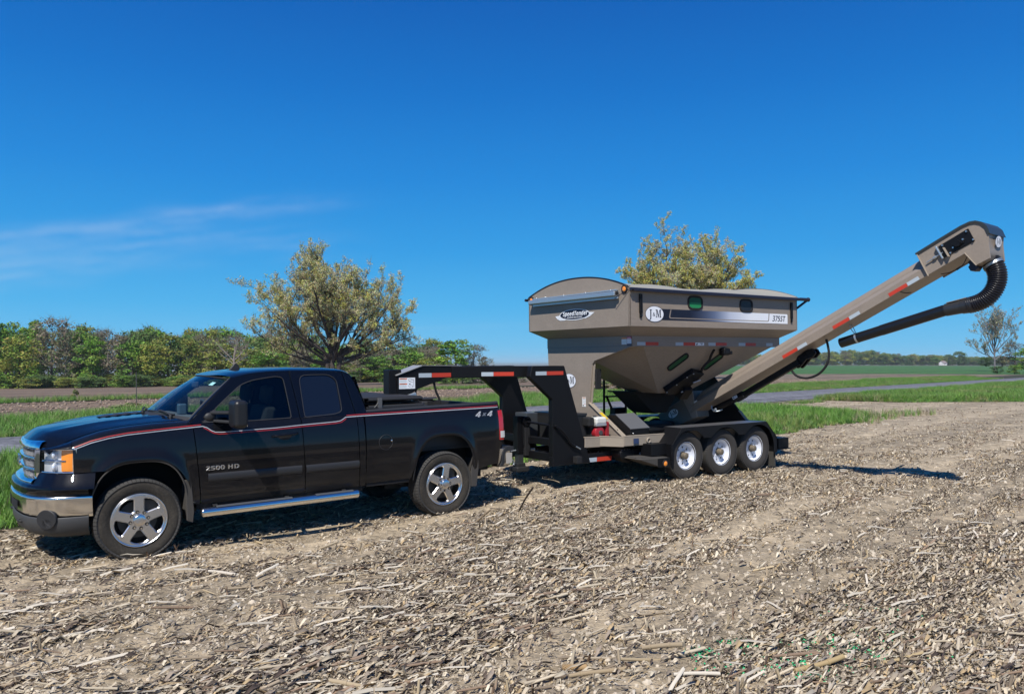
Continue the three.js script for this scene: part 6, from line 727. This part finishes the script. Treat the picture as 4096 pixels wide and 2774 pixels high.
  const cw = .44; { const body = pull([[0, 0], [0, .118], [-.06, .178], [-cw + .06, .178], [-cw, .118], [-cw, 0]], 0, 4.66); const p = body.attributes.position; for (let i = 0; i < p.count; i++) if (p.getX(i) < .02) p.setX(i, p.getX(i) + p.getY(i) * 1.05); body.computeVertexNormals(); mesh(CV, 'belt_channel', body, tan); }
  { const R = .108, cz = -cw / 2 + .005, cyy = .19, A0 = -.62, A1 = Math.PI + .62; const P = (v, k) => { const t = lerp(A0, A1, v); return [cyy + R * Math.sin(t) * k, cz + R * 1.08 * Math.cos(t) * k, Math.max(0, Math.sin(t))]; }; const cover = grid(1, 26, (u, v) => { const [y, z, q] = P(v, 1); return [u < .5 ? .15 + .21 * q : 4.68, y, z]; }, true); const cap = grid(4, 26, (u, v) => { const [y, z, q] = P(v, u); return [.13 + .23 * q * u, y, z]; }); mesh(CV, 'belt_cover', merge(cover, cap), tan); }
  for (let k = 0; k < 3; k++) { const o = k * .965; mesh(CV, 'reflector_strip', quadP(2.095 + o, 2.385 + o, .004, .057, .003), reflRed); mesh(CV, 'reflector_strip', quadP(2.39 + o, 2.57 + o, .004, .057, .003), reflWhite); }
  mesh(CV, 'pull_cord_pin', rod([-.02, .115, -.03], [.10, .118, -.01], .012, .012, 8), boltM); mesh(CV, 'code_label', quadP(.16, .24, .122, .15, .002).rotateX(0), white).visible = true;
  const headOut = [[4.65, .34], [4.63, -.012], [5.17, -.012], [5.215, -.225], [5.40, -.235], [5.485, -.03], [5.545, .07], [5.555, .16], [5.53, .235], [5.48, .29], [5.42, .322], [5.30, .338]];
  const hd = group(CV, 'discharge_head'); mesh(hd, 'head_box', merge(prism(headOut, .0, .03, .004), prism(headOut, -.50, -.47, .004), pull([[.0, .0], [.0, .33], [-.47, .33], [-.47, .0]], 4.66, 5.18, 0), grid(10, 2, (u, v) => { const P = [[5.17, -.012], [5.215, -.225], [5.40, -.235], [5.485, -.03], [5.545, .07], [5.555, .16]]; const f = u * 5, i = Math.min(4, Math.floor(f)), t = f - i; return [lerp(P[i][0], P[i + 1][0], t) - .004, lerp(P[i][1], P[i + 1][1], t), lerp(.03, -.50, v)]; })), tan);
  mesh(hd, 'flange', merge(bar([4.645, .35, .035], [4.63, -.03, .035], .03, .014), bar([5.17, .0, .035], [5.215, -.23, .035], .03, .012)), tanDusty);
  { const P = [[4.63, .345], [5.0, .347], [5.30, .346], [5.42, .331], [5.49, .298], [5.542, .24], [5.568, .16], [5.557, .06], [5.553, .045]]; mesh(hd, 'hood_cover', merge(grid(40, 6, (u, v) => { const f = u * (P.length - 1), i = Math.min(P.length - 2, Math.floor(f)), t = f - i; return [lerp(P[i][0], P[i + 1][0], t), lerp(P[i][1], P[i + 1][1], t) + .004, lerp(.05, -.52, v)]; }), grid(40, 1, (u, v) => { const f = u * (P.length - 1), i = Math.min(P.length - 2, Math.floor(f)), t = f - i, k = v * .028; const x = lerp(P[i][0], P[i + 1][0], t), y = lerp(P[i][1], P[i + 1][1], t); const cx = 5.38, cy = .14, nx = x > 5.3 ? cx - x : 0, ny = x > 5.3 ? cy - y : -1, l = Math.hypot(nx, ny) || 1; return [x + nx / l * k, y + ny / l * k + .004, .05]; })), std(.055, .06, .055, .35, .4, { side: THREE.DoubleSide })); }
  mesh(hd, 'bearing_plate', prism(roundShape([[4.93, .262], [5.365, .262], [5.355, .070], [4.92, .082]], .01), .03, .045, .003), blk); mesh(hd, 'bearing', merge(rod([5.16, .155, .045], [5.16, .155, .085], .05, .045, 20), bx(5.08, 5.24, .12, .19, .045, .06, .01)), blk); mesh(hd, 'bearing_bolts', merge(...[[5.245, .165], [5.09, .135], [5.35, .09], [5.33, .235], [4.99, .24], [5.03, .09]].map(([x, y]) => rod([x, y, .045], [x, y, .068], .013, .011, 8))), boltM).userData.kind = 'stuff'; mesh(hd, 'tension_rod', merge(rod([4.70, .145, .055], [4.95, .150, .055], .009, .009, 8), rod([4.81, .147, .055], [4.85, .148, .055], .022, .022, 6), bx(4.905, 4.925, .07, .27, .03, .085, .003)), galv); mesh(hd, 'take_up_lug', bx(4.985, 5.0, .05, .20, .03, .10, .003), tanDusty);
  { const g = new THREE.PlaneGeometry(.22, .16); const nx = new THREE.Vector3(.2, -.095, 0); const n = new THREE.Vector3(.235, -.155, 0).normalize(), zx = new THREE.Vector3(0, 0, -1), up = new THREE.Vector3().crossVectors(n, zx); g.applyMatrix4(new THREE.Matrix4().makeBasis(zx, up, n)); mesh(hd, 'oval_logo', g.translate(5.512 + .003, -.035 + .012, -.235).translate(.006, -.004, 0), jmMat); }
  mesh(hd, 'cable', hose([[4.72, -.035, -.18], [4.84, -.09, -.12], [4.96, -.115, -.08], [5.06, -.11, -.04], [5.17, -.05, .0]], .006, 30, 6), blackMat); mesh(hd, 'inline_splice', rod([4.95, -.114, -.083], [5.02, -.114, -.055], .014, .014, 8), blackMat); mesh(hd, 'motor_cap', merge(rod([5.15, -.205, -.04], [5.15, -.205, -.2], .06, .06, 6), bx(5.12, 5.23, -.2, -.10, -.2, -.06, .01)), edgeDark);
  // corrugated hose and telescoping spout
  const zs = -.235; const bend = new THREE.CatmullRomCurve3([[5.315, -.20], [5.325, -.28], [5.31, -.38], [5.25, -.49], [5.15, -.575], [5.03, -.62], [4.90, -.615], [4.79, -.585]].map(([x, y]) => new THREE.Vector3(x, y, zs)), false, 'catmullrom', .5);
  { const seg = 240; const fr2 = bend.computeFrenetFrames(seg, false); const g = grid(seg, 22, (u, v) => { const i = Math.round(u * seg), p = bend.getPointAt(i / seg), n = fr2.normals[i], b2 = fr2.binormals[i], t = v * 6.2832; const rr = lerp(.120, .108, u) + .0075 * Math.sin(u * 30 * 6.2832); return [p.x + rr * (n.x * Math.cos(t) + b2.x * Math.sin(t)), p.y + rr * (n.y * Math.cos(t) + b2.y * Math.sin(t)), p.z + rr * (n.z * Math.cos(t) + b2.z * Math.sin(t))]; }); mesh(CV, 'flexible_hose', g, phys(.012, .012, .016, .3, 0, { side: THREE.DoubleSide })); }
  mesh(CV, 'hose_clamp', new THREE.CylinderGeometry(.129, .129, .035, 32, 1, true).translate(0, 0, 0).rotateZ(.06).translate(5.32, -.262, zs), galv); mesh(CV, 'hose_collar', new THREE.CylinderGeometry(.105, .112, .06, 28).translate(5.315, -.215, zs), blk);
  const sp0 = [4.80, -.588, zs], sp1 = [4.52, -.497, zs], sp2 = [3.55, -.295, zs], sp3 = [2.955, -.172, zs];
  const spt = group(CV, 'spout'); mesh(spt, 'upper_sleeve', merge(rod([4.86, -.606, zs], [4.72, -.565, zs], .115, .098, 24), rod([4.73, -.567, zs], sp1, .092, .088, 24)), std(.03, .031, .034, .3)); mesh(spt, 'telescoping_tube', merge(rod(sp1, sp3, .076, .076, 28, true), rod([4.5, -.492, zs], [3.6, -.306, zs], .080, .080, 28, true)), phys(.010, .011, .014, .28, 0, { side: THREE.DoubleSide })); mesh(spt, 'strap', new THREE.CylinderGeometry(.079, .079, .03, 28, 1, true).rotateZ(Math.PI / 2 - .205).translate(3.22, -.227, zs), galv); mesh(spt, 'deflector_flap', bar([4.84, -.49, zs], [4.58, -.42, zs], .10, .012), std(.22, .20, .18, .4)); mesh(spt, 'chain_link', merge(hose([[3.215, -.145, zs], [3.20, -.07, zs], [3.205, -.005, zs], [3.235, -.005, zs], [3.24, -.07, zs], [3.235, -.145, zs]], .006, 20, 6)), galv);
  // lift cylinder beneath, bracket, hose loop
  const cy = group(CV, 'lift_cylinder'); mesh(cy, 'barrel', merge(rod([.36, -.10, -.2], [1.02, -.135, -.2], .055, .055, 18), bx(.85, 1.05, -.19, -.07, -.26, -.14, .01)), blk); mesh(cy, 'boom', bar([.95, -.135, -.2], [2.22, -.118, -.2], .09, .10, .008), blk); mesh(cy, 'upper_bracket', merge(prism(roundShape([[2.22, -.02], [2.40, -.005], [2.52, -.03], [2.53, -.12], [2.44, -.16], [2.34, -.13], [2.22, -.18], [2.14, -.20], [2.10, -.12]], .02), -.24, -.20, .004), prism(roundShape([[2.22, -.02], [2.40, -.005], [2.52, -.03], [2.53, -.12], [2.44, -.16], [2.34, -.13], [2.22, -.18], [2.14, -.20], [2.10, -.12]], .02), -.36, -.32, .004), rod([2.34, -.07, -.19], [2.34, -.07, -.37], .022, .022, 12)), blk); mesh(cy, 'strap_buckle', merge(hose([[.40, -.04, -.12], [.385, -.10, -.11], [.43, -.165, -.14], [.52, -.175, -.2]], .012, 20, 6), bx(.38, .46, -.15, -.11, -.14, -.11, .008)), galv); mesh(cy, 'label', quadP(.84, .94, -.135, -.09, -.137), decalMat(canvasTex(64, 32, (c2, w, h) => { c2.fillStyle = '#dfe8f0'; c2.fillRect(0, 0, w, h); c2.fillStyle = '#101530'; c2.fillRect(6, 10, 20, 14); c2.fillRect(34, 8, 24, 4); c2.fillRect(34, 18, 24, 3); })));
  mesh(CV, 'hydraulic_hose', hose([[2.03, -.19, -.2], [2.07, -.29, -.19], [2.20, -.40, -.18], [2.42, -.445, -.17], [2.63, -.38, -.16], [2.73, -.27, -.16], [2.775, -.14, -.17], [2.80, -.02, -.18]], .019, 60, 10), blkRough); mesh(CV, 'chain_loop', hose([[4.16, .02, .002], [4.20, -.03, -.1], [4.24, -.04, -.2]], .006, 16, 6), blackMat);
  // boot section
  const bt = group(CV, 'conveyor_boot'); mesh(bt, 'boot_box', merge(prism(roundShape([[-.72, .30], [-.05, .32], [.20, .355], [.12, .10], [.06, -.105], [-.68, -.045]], .02), -.42, -.03, .006)), std(.17, .155, .135, .5)); mesh(bt, 'boot_side_plate', prism(roundShape([[-.05, .28], [.22, .35], [.10, -.12], [-.02, -.10]], .03), -.03, -.012, .004), std(.30, .26, .22, .5)); mesh(bt, 'oval_logo', quadP(-.50, -.25, .085, .245, -.026).rotateY(0), jmMat);
}
// ---------------------------------------------------------------- render
const renderer = new THREE.WebGLRenderer({ antialias: true });
renderer.setSize(1024, 693);
renderer.toneMapping = THREE.LinearToneMapping; renderer.toneMappingExposure = EXPOSURE;
renderer.shadowMap.enabled = true; renderer.shadowMap.type = THREE.PCFSoftShadowMap;
renderer.render(scene, camera);
